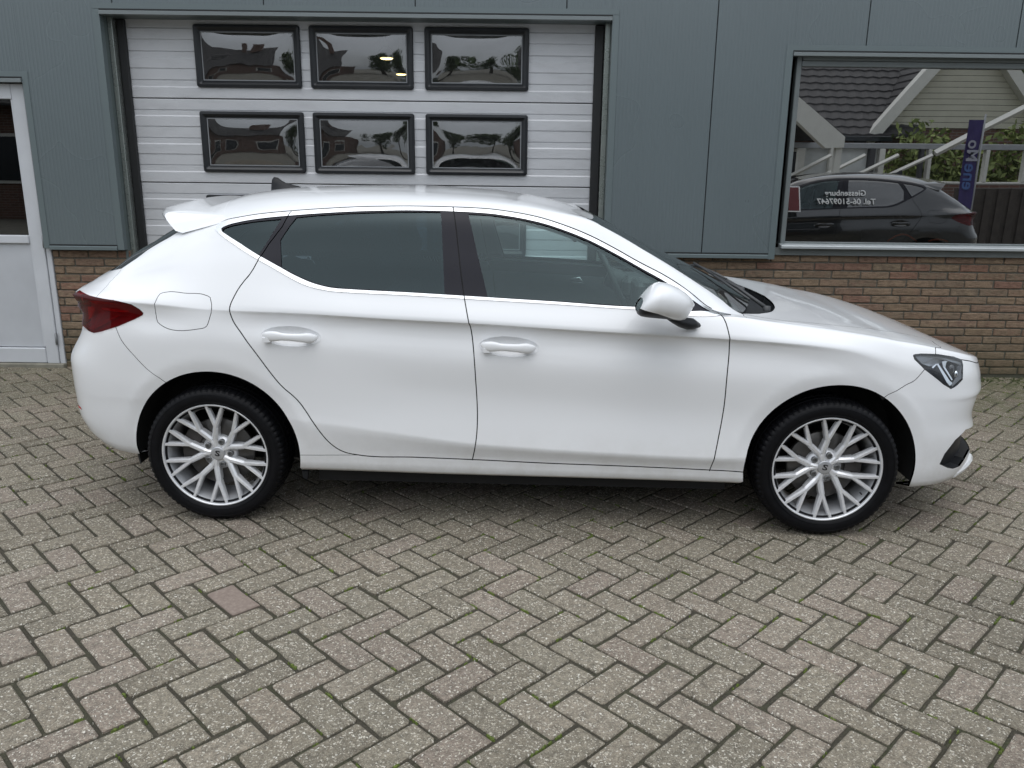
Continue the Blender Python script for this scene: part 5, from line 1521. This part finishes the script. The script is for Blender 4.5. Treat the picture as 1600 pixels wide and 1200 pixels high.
# ------------------------------------------------------------------ spoiler, aerial
def spoiler():
    m=MB(); secs=[]
    near=[(-1.26,1.335),(-1.33,1.347),(-1.42,1.352),(-1.50,1.3525),(-1.56,1.350),(-1.598,1.345),(-1.608,1.338),(-1.607,1.329),(-1.596,1.316),(-1.57,1.295),(-1.535,1.270),(-1.50,1.262)]
    mid=[(-1.33,1.426),(-1.40,1.422),(-1.50,1.409),(-1.58,1.394),(-1.66,1.376),(-1.725,1.360),(-1.738,1.352),(-1.735,1.344),(-1.71,1.340),(-1.66,1.334),(-1.59,1.318),(-1.53,1.302)]
    W_=.585
    def yn(x,z): return .640-1.15*(z-float(np.interp(x,[-1.45,-1.30,-1.26],[1.25,1.312,1.325])))+.004
    for y in np.linspace(-1,1,41):
        w=abs(y); a=w**2.6; b=w**2.6; e=w**4
        s_=[]
        for k in range(12):
            x=mid[k][0]*(1-a)+near[k][0]*a
            # between the middle and the corner the top follows the crowned roof
            z=mid[k][1]*(1-b)+near[k][1]*b
            if k>=8: z=mid[k][1]*(1-e)+near[k][1]*e; x=mid[k][0]*(1-e)+near[k][0]*e
            yy=y*yn(*near[k])
            if k<3:
                h_=SBVH.ray_cast(Vector((x,-abs(yy)-.0003,3)),Vector((0,0,-1)))[0]
                if h_ is not None: z=h_.z+(-.004,.0012,.0035)[k]
            s_.append((x,yy,z))
        secs.append(s_)
    loft(m,secs,0,True,False,True)
    for s_ in (secs[0],secs[-1]):
        m.add(s_,[tuple(range(12))],0,False)
    # rounded outer ends
    m.build('roof_spoiler',M_PAINT,car)
spoiler()
m=MB(); secs=[]
pr=[(425,298.5,281,.008),(428,299,276.5,.012),(434,299,277.5,.016),(440,298.5,282,.021),(447,298,286,.024),(456,297.5,288.5,.026),(466,297,290.5,.023),(473,296.5,293.5,.016),(477,296,295.5,.006)]
for px,b,t_,w_ in pr:
    B=trace(px,b,0);T=trace(px,t_,0)
    secs.append([(B.x,-w_*1.6,B.z-.01),(B.x,-w_*1.5,B.z+.1*(T.z-B.z)),(B.x,-w_*.45,B.z+.55*(T.z-B.z)),(T.x,-w_*.22,T.z),(T.x,w_*.22,T.z),(B.x,w_*.45,B.z+.55*(T.z-B.z)),(B.x,w_*1.5,B.z+.1*(T.z-B.z)),(B.x,w_*1.6,B.z-.01)])
loft(m,secs); m.build('roof_aerial',M_PLAST,car)
# ------------------------------------------------------------------ headlight insides
def lamp_panel(parent,name,pts,depth,mat,thick=.004,dd=None):
    """flat faceted element behind the cover; each corner on its own sight line at a given depth under the skin"""
    P=[surf_at(a[0],a[1],(a[2] if len(a)>2 else depth)) for a in pts]
    for side in (0,1):
        m=MB(); Q=[(p.x,p.y*(-1 if side else 1),p.z) for p in P]; n=len(Q)
        ty=thick*(-1 if side else 1)
        m.add(Q+[(q[0]-.002,q[1]+ty,q[2]) for q in Q],[tuple(range(n)),tuple(range(n,2*n))[::-1]]+[(i,(i+1)%n,n+(i+1)%n,n+i) for i in range(n)])
        m.build(name,mat,parent[side])
M_LAMPM=plain('headlight_mid_grey',(.085,.09,.10),.25,.2,var=.1)
# back bowl of the headlight: the cut piece set back into the wing
for c in bykey(lambda k:'HL' in k):
    if len(comp[c])<8: continue
    for side in (0,1):
        mkobj('lamp_bowl',piece_mesh('lamp_bowl',comp[c],M_LAMPD,-.050,0,bool(side)),hl[side])
recess_wall('HL',.050,M_LAMPD,'lamp_rim',hl)
lamp_panel(hl,'lamp_bezel',[(1429,556,.004),(1445,555.5,.006),(1466,557,.010),(1485,562,.016),(1484,566,.024),(1474,565.5,.03),(1465,570,.034),(1452,572.5,.026),(1440,568,.014)],.0,M_LAMPG)
lamp_panel(hl,'lamp_bezel',[(1440,556.5,.004),(1466,557.0,.006),(1490,561,.006),(1502,567,.006),(1502,571,.01),(1488,566,.012),(1466,560.5,.012)],.0,M_LAMPG)
lamp_panel(hl,'lamp_bezel',[(1496,572,.012),(1503,570,.006),(1502.5,591,.006),(1488,604,.010),(1487,600,.018),(1494,590,.02)],.0,M_LAMPM)
lamp_panel(hl,'lamp_bezel',[(1428,555.0),(1440,552.8),(1466,553.8),(1490,557.5),(1503,562.4),(1503,566),(1490,561),(1466,556.8),(1440,555.4),(1430,557.5)],.001,M_PLAST)
lamp_panel(hl,'light_guide',[(1463.5,568.5,.022),(1466,568,.022),(1484,595,.020),(1489,599,.018),(1484,603,.016),(1479,597,.018)],.0,M_REFL,.002)
lamp_panel(hl,'light_guide',[(1472,565,.02),(1482,562.5,.016),(1478.5,567,.02),(1477,574,.024),(1488.5,593,.02),(1487,594.5,.02),(1473.5,573,.024)],.0,M_REFL,.002)
lamp_panel(hl,'lamp_fin',[(1456,574,.018),(1463,568,.016),(1464,569.5,.016),(1458,575.5,.018)],.0,M_REFL,.002)
for (px,py,r,dp,mt) in ((1484,578,.030,.038,M_RGL),(1492.5,585,.018,.026,M_CLEAR)):
    P=surf_at(px,py,dp)
    for side in (0,1):
        m=MB(); n=20; secs=[]
        for k in range(7):
            a=pi/2*k/6; rr=r*cos(a); h=r*.6*sin(a)
            d=Vector((.55,-.83,0)); s1=Vector((.83,.55,0)); 
            secs.append([tuple((Vector((P.x,P.y,P.z))+d*h+s1*(rr*.62*cos(t_))+Vector((0,0,1))*(rr*sin(t_)))*1) for t_ in np.linspace(0,2*pi,n+1)[:-1]])
        if side: secs=[[(q[0],-q[1],q[2]) for q in s_] for s_ in secs]
        loft(m,secs); m.build('lamp_lens',mt if mt is M_RGL else M_REFL,hl[side])
# tail light insides
for c in bykey(lambda k:'TL' in k):
    if len(comp[c])<8: continue
    for side in (0,1):
        mkobj('lamp_bowl',piece_mesh('lamp_bowl',comp[c],M_REDD,-.030,0,bool(side)),tl[side])
recess_wall('TL',.030,M_REDD,'lamp_rim',tl)
lamp_panel(tl,'lamp_segment',[(137,479,.014),(147,480,.014),(148.5,484,.016),(142,497,.016),(139,498,.014)],0,M_REDB,.003)
lamp_panel(tl,'lamp_segment',[(158,481,.010),(180,483.5,.010),(200,485,.008),(202,487,.008),(196,488,.010),(180,487,.012),(160,484,.012)],0,M_REDB,.003)
t=NT('red_inner_mid'); M_REDM=plain('red_inner_mid',(.34,.010,.018),.3,var=.1)
lamp_panel(tl,'lamp_segment',[(166,487,.018),(192,490,.014),(180,497,.018),(160,508,.02),(146,515,.018),(138,513,.016),(150,505,.02)],0,M_REDM,.003)
lamp_panel(tl,'lamp_segment',[(140,470.5,.004),(156,470,.004),(178,474,.004),(190,476,.004),(176,475.5,.008),(150,475.5,.008)],0,M_REFL if 0 else M_REDB,.002)
# ------------------------------------------------------------------ wipers, lip, exhaust trim
M_WIP=plain('wiper_grey',(.045,.047,.05),.45)
def wiper(px,tip,blade):
    m=MB(); m.tube([px,((px[0]*.5+tip[0]*.5),(px[1]+tip[1])/2,(px[2]+tip[2])/2+.012),tip],[.010,.007,.005],8)
    m.tube(blade,.006,8); m.lathe([(.001,.012),(.016,.010),(.018,-.012)],14,'z',c=px); m.build('wiper',M_WIP,car)
wz=lambda x,y:float(SBVH.ray_cast(Vector((x,-abs(y)-.0001,3)),Vector((0,0,-1)))[0].z)
def on(x,y,h=.018): return (x,y,wz(x,y)+h)
wiper(on(1.11,-.47,.0),on(.90,-.20),[on(1.02,-.50),on(.93,-.30),on(.88,-.05),on(.865,.08)])
wiper(on(1.13,.12,.0),on(.93,.40),[on(1.03,.05),on(.96,.30),on(.93,.50),on(.93,.62)])
m=MB()
# blade of the front bumper below the intake
secs=[]
for y in np.linspace(-.70,.70,33):
    h_=SBVH.ray_cast(Vector((4,-min(abs(y),.72)-.0002,.262)),Vector((-1,0,0)))[0]
    k=abs(y)/.70; q_=min(1,max(0,(abs(y)-.44)/.10)); q_=q_*q_*(3-2*q_); x=h_.x+.034*q_*(1-k**6)-.045*(1-q_)+.002; zt=.298-.030*k**4; yy=y*1.0
    secs.append([(x-.16,yy*.96,zt-.050),(x-.035,yy*.99,zt-.052),(x-.006,yy,zt-.030),(x,yy,zt-.016),(x-.008,yy,zt-.004),(x-.16,yy*.94,zt-.012)])
loft(m,secs,smooth=False); m.build('front_lip',M_PAINT,car)
M_PLATE=plain('number_plate_yellow',(.80,.58,.05),.45,var=.05)
m=MB(); m.box(2.195,2.203,-.26,.26,.42,.53,bev=.002); m.build('number_plate',M_PLATE,car)
m=MB(); m.box(-2.105,-2.097,-.26,.26,.80,.91,bev=.002); m.build('number_plate',M_PLATE,car)
# ------------------------------------------------------------------ interior
def cushion(m,x0,x1,y0,y1,z0,z1,b=.03,M=None,mat=0): m.bbox(x0,x1,y0,y1,z0,z1,b,mat,M)
for yc in (-.37,.37):
    m=MB(); cushion(m,-.42,.10,yc-.25,yc+.25,.30,.50,.05); Mx=Matrix.Translation((-.40,yc,.46))@Matrix.Rotation(radians(-20),4,'Y')
    m.bbox(-.07,.07,-.25,.25,0,.60,.05,0,Mx); m.bbox(-.045,.045,-.12,.12,.66,.84,.035,0,Mx); m.box(-.01,.01,-.07,-.05,.58,.68,0,Mx); m.box(-.01,.01,.05,.07,.58,.68,0,Mx)
    m.build('front_seat',M_SEAT,car)
m=MB(); cushion(m,-1.25,-.72,-.66,.66,.34,.56,.05); Mx=Matrix.Translation((-1.18,0,.50))@Matrix.Rotation(radians(-24),4,'Y'); m.bbox(-.07,.07,-.66,.66,0,.58,.05,0,Mx)
for y in (-.42,0,.42): m.bbox(-.04,.04,y-.12,y+.12,.60,.74,.03,0,Mx)
m.build('rear_seat',M_SEAT,car)
m=MB(); m.box(-1.78,-1.42,-.60,.60,.985,1.0); m.build('parcel_shelf',M_CARD,car)
m=MB(); secs=[]
for y in np.linspace(-.72,.72,9):
    secs.append([(.56,y,.42),(.56,y,.80),(.60,y,.90),(.70,y,.955),(.95,y,.945),(1.05,y,.90),(1.05,y,.42)])
loft(m,secs,smooth=False); m.bbox(.52,.70,.24,.52,.86,.985,.03); m.bbox(.55,.60,-.12,.12,.84,1.0,.015); m.build('dashboard',M_DASH,car)
sw=trace(938,437,-.37)
SWC=Vector((.47,.37,.965)); 
m=MB(); a_=radians(64); 
ring=[(SWC.x+.182*cos(t_)*cos(a_)*-1,SWC.y+.182*sin(t_),SWC.z+.182*cos(t_)*sin(a_)) for t_ in np.linspace(0,2*pi,41)[:-1]]
m.tube(ring,.0155,10,closed=True)
for t_ in (pi/2,-pi/2,pi): m.tube([SWC,(SWC.x-.17*cos(t_)*cos(a_),SWC.y+.17*sin(t_),SWC.z+.17*cos(t_)*sin(a_))],.013,8)
m.tube([SWC-Vector((.03,0,-.01)),SWC+Vector((.03,0,-.012)),SWC+Vector((.16,0,-.06))],[.055,.06,.035],14)
m.build('steering_wheel',M_DASH,car)
m=MB(); m.tube([(.30,-.02,.56),(.28,-.02,.66)],[.03,.02],10); m.bbox(-.30,.50,-.13,.13,.25,.56,.03); m.bbox(-.3,.02,-.10,.10,.56,.64,.02); m.build('centre_console',M_DASH,car)
m=MB(); P=trace(905,436,-.80); m.tube([(P.x-.06,.78,P.z),(P.x,.775,P.z+.012),(P.x+.03,.78,P.z-.02),(P.x-.05,.78,P.z-.02)],.007,8,closed=False); m.build('inner_handle',M_CHROME,car)
m=MB(); m.bbox(.22,.26,-.11,.11,1.20,1.265,.015); m.tube([(.25,0,1.25),(.30,0,1.305)],.01,8); m.build('rear_view_mirror',M_DASH,car)
for sy in (1,-1):
    m=MB(); m.tube([(-.36,.60*sy,1.22),(-.34,.66*sy,1.0),(-.33,.74*sy,.55)],[.012,.014,.014],6); m.build('seat_belt',M_LINER,car)
# ================================================================== WHAT STANDS BEHIND THE PHOTOGRAPHER (seen mirrored in the panes)
YG=YB+.022
def mir(px,py,D):
    """real place of something seen mirrored in the display window at distance D"""
    P=at(px,py,D); return Vector((P.x,2*YG-D,P.z))
# --- the dark parked hatchback: same body type, its flank towards the wall
M_BLK=plain('black_car_paint',(.007,.008,.010),.10,var=.05,**{'Coat Weight':1.0,'Coat Roughness':.02})
M_TINT=glassmat('dark_tinted_glass',(.05,.06,.06),1.8,.0,1.5,0,0,.06)
swap={M_PAINT:M_BLK,M_GLASSR:M_TINT,M_CHROME:M_PIANO}
def copy_tree(o,parent,cache):
    c=o.copy(); C.objects.link(c); c.parent=parent
    if o.type=='MESH' and any(m_ in swap for m_ in o.data.materials):
        if o.data.name not in cache:
            me=o.data.copy()
            for i,m_ in enumerate(me.materials):
                if m_ in swap: me.materials[i]=swap[m_]
            cache[o.data.name]=me
        c.data=cache[o.data.name]
    for ch in list(o.children): copy_tree(ch,c,cache)
    return c
bc=copy_tree(car,None,{})
bc['label']='black hatchback with white phone lettering on its rear side glass, parked opposite the display window'; bc['category']='car'
D_BC=10.8; k_=1.03
bc.rotation_euler=(0,0,pi+radians(2)); bc.scale=(k_,k_,k_)
rx=mir(1562,330,D_BC).x
bc.location=(rx-2.17*k_,2*YG-D_BC-.88*k_,0)
M_WTXT=plain('white_vinyl',(.82,.82,.80),.5,var=.03)
M_RTXT=plain('red_vinyl',(.12,.008,.010),.5,var=.05)
for body,py,sz,pxc in (('Giessenburg',303,.105,1326),('Tel. 06-51097647',316,.105,1325)):
    P=mir(pxc,py,D_BC); me=text_mesh(body,sz,M_WTXT)
    o=mkobj('lettering',me,bc); yy=(P.y+.012)
    # local place on the car (parent is turned half round and scaled)
    bpy.context.view_layer.update(); Mi=bc.matrix_world.inverted()
    W_=Matrix.Translation((P.x,2*YG-D_BC+.005,P.z))@Matrix.Rotation(pi,4,'Z')@Matrix.Rotation(pi/2,4,'X')
    # glass leans inwards: follow it
    W_=Matrix.Translation((P.x,2*YG-D_BC-.050-.10*(P.z-1.13)/.1*.45,P.z))@Matrix.Rotation(pi,4,'Z')@Matrix.Rotation(pi/2-radians(24),4,'X')
    o.matrix_local=Mi@W_
P=mir(1241,311,D_BC)
m=MB(); m.box(-.085,.085,-.003,.003,-.17,.17,0); m.box(-.07,.07,-.006,-.003,-.155,.155,1)
o=m.build('sign_panel',[M_WTXT,M_RTXT],bc); o.matrix_local=bc.matrix_world.inverted()@(Matrix.Translation((P.x,2*YG-D_BC-.035,P.z))@Matrix.Rotation(pi,4,'Z')@Matrix.Rotation(-radians(24),4,'X'))
# --- cream gabled house with a tiled wing
M_CREAM=plain('cream_siding',(.56,.54,.44),.7,var=.05,vs=3)
M_BARGE=plain('barge_white',(.66,.65,.60),.6,var=.04)
t=NT('house_brick'); p=t.pos()
M_HB=t.pbr(t.n('TexBrick',{'Vector':t.map(p,(1,1,1),(0,0,0),(radians(90),0,0)),'Color1':(.17,.085,.06),'Color2':(.12,.065,.05),'Mortar':(.20,.18,.16),'Scale':1.0,'Mortar Size':.007,'Brick Width':.22,'Row Height':.065}).outputs[0],.9)
M_TILE=plain('roof_tile_dark',(.035,.033,.034),.6,var=.25,vs=6)
M_GARD=plain('window_dark',(.02,.025,.03),.08)
M_PLEAF=None
def leafmat(name,a,b):
    t=NT(name); oi=t.n('Attribute',attribute_name='rnd').outputs['Fac']; return t.pbr(t.ramp(oi,[(0,a),(1,b)]),.6)
M_LEAF=leafmat('leaf_green',(.030,.055,.015),(.095,.14,.04)); M_HEDGE=leafmat('hedge_leaf',(.09,.13,.03),(.36,.42,.14)); M_BARK=plain('bark',(.07,.06,.045),.9,var=.3)
def roof(m,x0,x1,y0,z0,y1,z1,n,mat=0):
    """tiled slope, courses stepped; from eave (y0,z0) to ridge (y1,z1)"""
    for k in range(n):
        a,b=k/n,(k+1)/n
        ya,za=y0+(y1-y0)*a,z0+(z1-z0)*a; yb,zb=y0+(y1-y0)*b,z0+(z1-z0)*b
        nx=max(1,int((x1-x0)/.30)); 
        vs=[];fs=[]
        for i in range(nx*2+1):
            x=x0+(x1-x0)*i/(nx*2); w_=.025*(i%2)
            vs+= [(x,ya,za+.05+w_),(x,yb,zb+.015+w_),(x,ya,za)]
        for i in range(nx*2): q=i*3; fs+=[(q,q+3,q+4,q+1),(q,q+2,q+5,q+3)]
        m.add(vs,fs,mat)
DG=21.0; yg=2*YG-DG
bl=mir(1380,205,DG); ap=mir(1524,38,DG); wx=ap.x-bl.x; zb_=2.50; za_=ap.z
hs_=empty('house',(ap.x,yg,0),label='cream boarded gable house with dark tiled roof behind the photographer, mirrored in the display window',cat='house')
X=lambda x:x-ap.x
m=MB(); m.box(-wx,wx,-6,-.06,0,zb_); m.build('wall',M_HB,hs_)
nb=int((za_-zb_)/.135)
for k in range(nb):
    z=zb_+k*.135; f0=1-(z-zb_)/(za_-zb_); f1=1-(z+.125-zb_)/(za_-zb_)
    m=MB(); m.prism([(-wx*f0,z),(wx*f0,z),(wx*max(f1,0),z+.125),(-wx*max(f1,0),z+.125)],'y',-.05,-.02-.004*(k%2)); m.build('siding_board',M_CREAM,hs_)
for s_ in (-1,1):
    m=MB(); a=Vector((s_*(wx+.45),zb_-.35)); b=Vector((0,za_+.12)); d=(b-a).normalized(); n_=Vector((-d.y,d.x))*.13
    m.prism([tuple(a-n_),tuple(b-n_*1.0),tuple(b+n_),tuple(a+n_)],'y',-.04,.24); m.build('barge_board',M_BARGE,hs_)
    m=MB()
    nn=16
    for k in range(nn):
        a0,a1=k/nn,(k+1)/nn
        xa,z0=s_*(wx+.5)*(1-a0),zb_-.38+(za_+.22-zb_+.38)*a0; xb,z1=s_*(wx+.5)*(1-a1),zb_-.38+(za_+.22-zb_+.38)*a1
        m.add([(xa,.24,z0+.06),(xb,.24,z1+.02),(xb,-7,z1+.02),(xa,-7,z0+.06),(xa,.24,z0),(xa,-7,z0)],[(0,1,2,3),(0,4,5,3)])
    m.build('roof_slope',M_TILE,hs_,fixn=False)
wing=empty('house',(5.2,yg,0),label='long low brick house wing with a dark tiled roof beside the cream gable',cat='house')
m=MB(); m.box(-1.4,bl.x-5.2-.3,-6,-.5,0,2.35); m.build('wall',M_HB,wing)
m=MB(); roof(m,-1.7,bl.x-5.2+.9,.25,2.28,-4.2,6.3,22); m.build('roof_slope',M_TILE,wing,fixn=False)
m=MB(); m.box(-1.7,bl.x-5.2+.1,.22,.38,2.17,2.29,bev=.01); m.build('gutter',M_GARD,wing)
for k in range(2):
    fr_=MB(); x=-1.0+k*1.7; fr_.box(x,x+1.3,-.52,-.46,.9,2.0,bev=.01); w0=fr_.build('window_frame',M_BARGE,wing)
    q=MB(); q.box(x+.08,x+1.22,-.455,-.445,.98,1.92); q.build('pane',M_GARD,wing)
# --- lean-to with a heavy white fascia beam
b0,b1=mir(1228,138,17.0),mir(1316,214,17.0)
lt=empty('carport',(b1.x,b1.y,0),label='open carport with a thick pale fascia beam, mirrored at the left of the window',cat='carport')
m=MB(); dz=.42; m.prism([(b0.x-b1.x,b0.z-dz),(b0.x-b1.x,b0.z),(0,b1.z),(0,b1.z-.20),(-.35,b1.z-.22)],'y',-.10,.10); m.build('fascia_beam',M_BARGE,lt)
m=MB(); m.prism([(b0.x-b1.x,b0.z-.02),(b0.x-b1.x,b0.z+.03),(.06,b1.z+.04),(.06,b1.z-.01)],'y',-3.2,-.11); m.build('roof_slope',M_TILE,lt)
m=MB(); m.box(-.12,0,-.1,.02,0,b1.z-.2); m.build('post',M_BARGE,lt)
# --- glazed veranda in front of the wing: posts, rails, bright panes
DV=19.0; yv=2*YG-DV
vr=empty('veranda',(8.0,yv,0),label='glazed garden veranda with pale posts and a sloping white rafter, beside the dark board fence',cat='veranda')
M_POST=plain('post_grey',(.33,.34,.35),.5,var=.06); M_POSTD=plain('post_dark',(.05,.05,.055),.5)
xs=[mir(px,250,DV).x for px in (1247,1252,1298,1360,1376,1440,1452,1540,1600,1660)]
zt=mir(1300,232,DV).z; zs_=mir(1300,281,DV).z
m=MB(); m.box(xs[0]-8.3,xs[-1]-7.8,-.05,.05,0,zs_-.05); m.build('low_wall',M_HB,vr)
m=MB(); m.box(xs[0]-8.3,xs[-1]-7.8,-.06,.06,zt,zt+.12,bev=.01); m.build('top_rail',M_POST,vr)
m=MB(); m.box(xs[0]-8.3,xs[-1]-7.8,-.06,.06,zs_-.05,zs_,bev=.01); m.build('bottom_rail',M_BARGE,vr)
for k,x in enumerate(xs):
    w_=.13 if k in(2,3,4) else .08
    m=MB(); m.box(x-8-w_/2,x-8+w_/2,-.07,.07,zs_,zt,bev=.008); m.build('post',M_POSTD if k in (3,5) else M_BARGE,vr)
M_VPANE=plain('pale_panel',(.62,.64,.63),.25,var=.25,vs=1.2)  # pale colour stands in for sky reflected in the veranda panes
for k in (1,2,3):
    m=MB(); m.box(xs[k]-8+.06,xs[k+1]-8-.06,-.10,-.09,zs_,zt); m.build('sky_tone_pane',M_VPANE,vr)
r0,r1=mir(1470,240,17.6),mir(1640,152,17.6)
m=MB(); m.tube([(r0.x-8,1.2,r0.z),(r1.x-8,1.2,r1.z)],[.07,.07],4,smooth=False)
for k in range(4):
    a=mir(1235+k*52,276,18.6); b=mir(1300+k*54,243,18.6); m.tube([(a.x-8,.3,a.z),(b.x-8,.3,b.z)],[.045,.045],4,smooth=False)
m.build('rafter',M_BARGE,vr)
# --- hedge and trees
def foliage(m,c,R,n,size,r,squash=1.0,flat=False):
    for _ in range(n):
        while True:
            p=Vector((r.uniform(-1,1),r.uniform(-1,1),r.uniform(-1,1)))
            if p.length<1 and p.length>.35: break
        q=1+.35*mnoise.noise(p*2.2+Vector(c)*.37)
        P=Vector((c[0]+p.x*R[0]*q,c[1]+p.y*R[1]*q,c[2]+p.z*R[2]*q))
        a=Vector((r.gauss(0,1),r.gauss(0,1),r.gauss(0,1))).normalized(); b=a.cross(Vector((r.gauss(0,1),r.gauss(0,1),r.gauss(0,1)))).normalized(); s_=size*r.uniform(.6,1.4)
        m.add([P-a*s_,P+b*s_*.5,P+a*s_,P-b*s_*.5],[(0,1,2,3)],0,False,r.random())
r=random.Random(77)
def tree(x,y,h,cr,label,n=1500,mat=None):
    o=empty('garden_tree',(x,y,0),label=label,cat='tree',group='trees behind the photographer')
    m=MB(); m.tube([(0,0,0),(.05,.02,h*.3),(.0,.06,h*.62),(-.05,0,h*.85)],[cr*.09,cr*.07,cr*.04,.02],8)
    for k in range(7):
        a=r.uniform(0,6.28); z=h*r.uniform(.35,.65); m.tube([(0,.03,z),(cr*.6*cos(a),cr*.6*sin(a),z+h*.2)],[cr*.03,.01],6)
    m.build('trunk',M_BARK,o)
    m=MB()
    for k in range(9):
        a=r.uniform(0,6.28); q=r.uniform(0,.62)*cr
        foliage(m,(q*cos(a),q*sin(a),h*r.uniform(.42,.92)),(cr*.55,cr*.55,cr*.45),n//5,.15*max(1,h/6),r)
    m.build('crown',mat or M_LEAF,o,fixn=False,rnd=True)
for x,y,h,cr,lb in ((-3.2,-15,5.0,2.0,'bushy tree nearest the terraced house'),(-.3,-18,6.0,1.7,'taller narrow tree right of the bushy one'),(2.6,-15,4.6,2.2,'low wide tree behind the yard'),(7.0,-22,8.0,2.8,'tall broad tree behind the tiled wing'),(15.5,-15,7.0,2.6,'leafy tree right of the gable house'),(20,-12,6.0,2.4,'rightmost small garden tree')):
    tree(x,y,h,cr,lb)
hx0,hx1=mir(1395,250,20.3).x,mir(1700,250,20.3).x; hy=2*YG-20.0
hd=empty('hedge',((hx0+hx1)/2,hy,0),label='bright yellow green hedge behind the veranda',cat='hedge')
m=MB()
for k in range(int((hx1-hx0)/.35)): foliage(m,(hx0-(hx0+hx1)/2+k*.35,0,1.2+.25*sin(k)),(.42,.35,1.15),420,.085,r)
m.build('leaves',M_HEDGE,hd,fixn=False,rnd=True,kind='stuff')
# --- board fence and banner
DF=17.6; fx0,fx1=mir(1486,340,DF).x,mir(1700,340,DF).x; ztf=mir(1500,293,DF).z
fe=empty('board_fence',(fx0,2*YG-DF,0),label='dark brown vertical board fence mirrored at the right of the display window',cat='fence')
M_FENCE=plain('fence_wood',(.055,.045,.038),.85,var=.25,vs=7)
k=0; x=0
while x<fx1-fx0:
    m=MB(); w_=.145; m.box(x,x+w_,-.01+.035*(k%2),.012+.035*(k%2),.03,ztf+.25*0,bev=.004); m.build('fence_board',M_FENCE,fe); x+=.125; k+=1
m=MB(); m.box(0,fx1-fx0,-.06,-.015,.35,.44); m.box(0,fx1-fx0,-.06,-.015,.85,.94); m.build('fence_rail',M_FENCE,fe)
DB=16.4; c0,c1=mir(1498,300,DB),mir(1534,210,DB)
bn=empty('banner_flag',(c1.x,c1.y,0),label='tall purple banner flag with pale upright lettering on a pole by the fence',cat='flag')
M_PUR=plain('banner_purple',(.045,.032,.13),.7,var=.1); M_BLTX=plain('banner_blue_print',(.07,.13,.32),.6); M_LTX=plain('banner_pale_print',(.36,.36,.42),.6)
m=MB(); w_=c1.x-c0.x; vs=[];fs=[]
for j in range(15):
    for i in range(7):
        z=c0.z-.5+(c1.z+.25-c0.z+.5)*j/14; x=-w_*i/6*(.92+.08*j/14); vs.append((x,.02*sin(i*1.3+j*.5),z))
for j in range(14):
    for i in range(6): q=j*7+i; fs.append((q,q+1,q+8,q+7))
m.add(vs,fs,0,True); m.add([(v[0],v[1]-.003,v[2]) for v in vs],[f[::-1] for f in fs],0,True); m.build('banner_cloth',M_PUR,bn,fixn=False)
m=MB(); m.tube([(.02,0,0),(.02,0,c1.z+.35)],.018,8); m.box(-.2,.24,-.2,.2,0,.05,bev=.01); m.build('pole',M_POST,bn)
for body,zc,sz,mt in (('Mo',mir(1510,236,DB).z,.30,M_LTX),('ene',mir(1506,276,DB).z,.33,M_BLTX)):
    o=mkobj('lettering',text_mesh(body,sz,mt),bn); o.matrix_local=Matrix.Translation((-w_*.5,.03,zc))@Matrix.Rotation(pi,4,'Z')@Matrix.Rotation(pi/2,4,'X')@Matrix.Rotation(pi/2,4,'Z')
# --- dark terrace of houses at the left, behind
th_=empty('house',(-8.5,-9.5,0),label='dark brick terraced house with steep black roof left behind the photographer',cat='house')
m=MB(); m.box(-6,3.4,-5,0,0,2.9); m.build('wall',M_HB,th_)
m=MB(); roof(m,-6.2,3.6,.4,2.8,-3.2,5.9,24); m.build('roof_slope',M_TILE,th_,fixn=False)
m=MB(); m.box(1.0,1.7,-2.4,-1.8,5.0,7.3,bev=.02); m.build('chimney',M_HB,th_)
for k in range(4):
    m=MB(); x=-5.2+k*2.4; m.box(x,x+1.35,.0,.05,.9,2.15,bev=.01); m.build('window_frame',M_BARGE,th_)
    m=MB(); m.box(x+.08,x+1.27,.051,.06,.98,2.07); m.build('pane',M_GARD,th_)
# orange hoses on the floor of the workshop window
for (p0,p1,h,lb) in (((1386,381),(1432,379),.045,'orange hose loop showing just above the window sill, left one'),((1450,381),(1480,381),.012,'orange hose loop showing just above the window sill, right one')):
    A=at(p0[0],p0[1],6.55); B=at(p1[0],p1[1],6.55)
    m=MB(); pts=[(A.x+(B.x-A.x)*t_-(A.x+B.x)/2,0,.02+A.z-1.0+h*sin(pi*t_)*1.2) for t_ in np.linspace(0,1,13)]
    o=m.tube(pts,.007,8).build('hose',plain('hose_orange',(.75,.12,.03),.5,var=.05),None,label=lb,cat='hose'); o.location=((A.x+B.x)/2,6.55,1.0)
m=MB(); m.box(2.1,5.2,6.40,6.9,.93,.985,bev=.01); m.build('window_bench',M_ROOM,None,label='dark bench top inside the workshop right behind the display window sill',cat='bench')
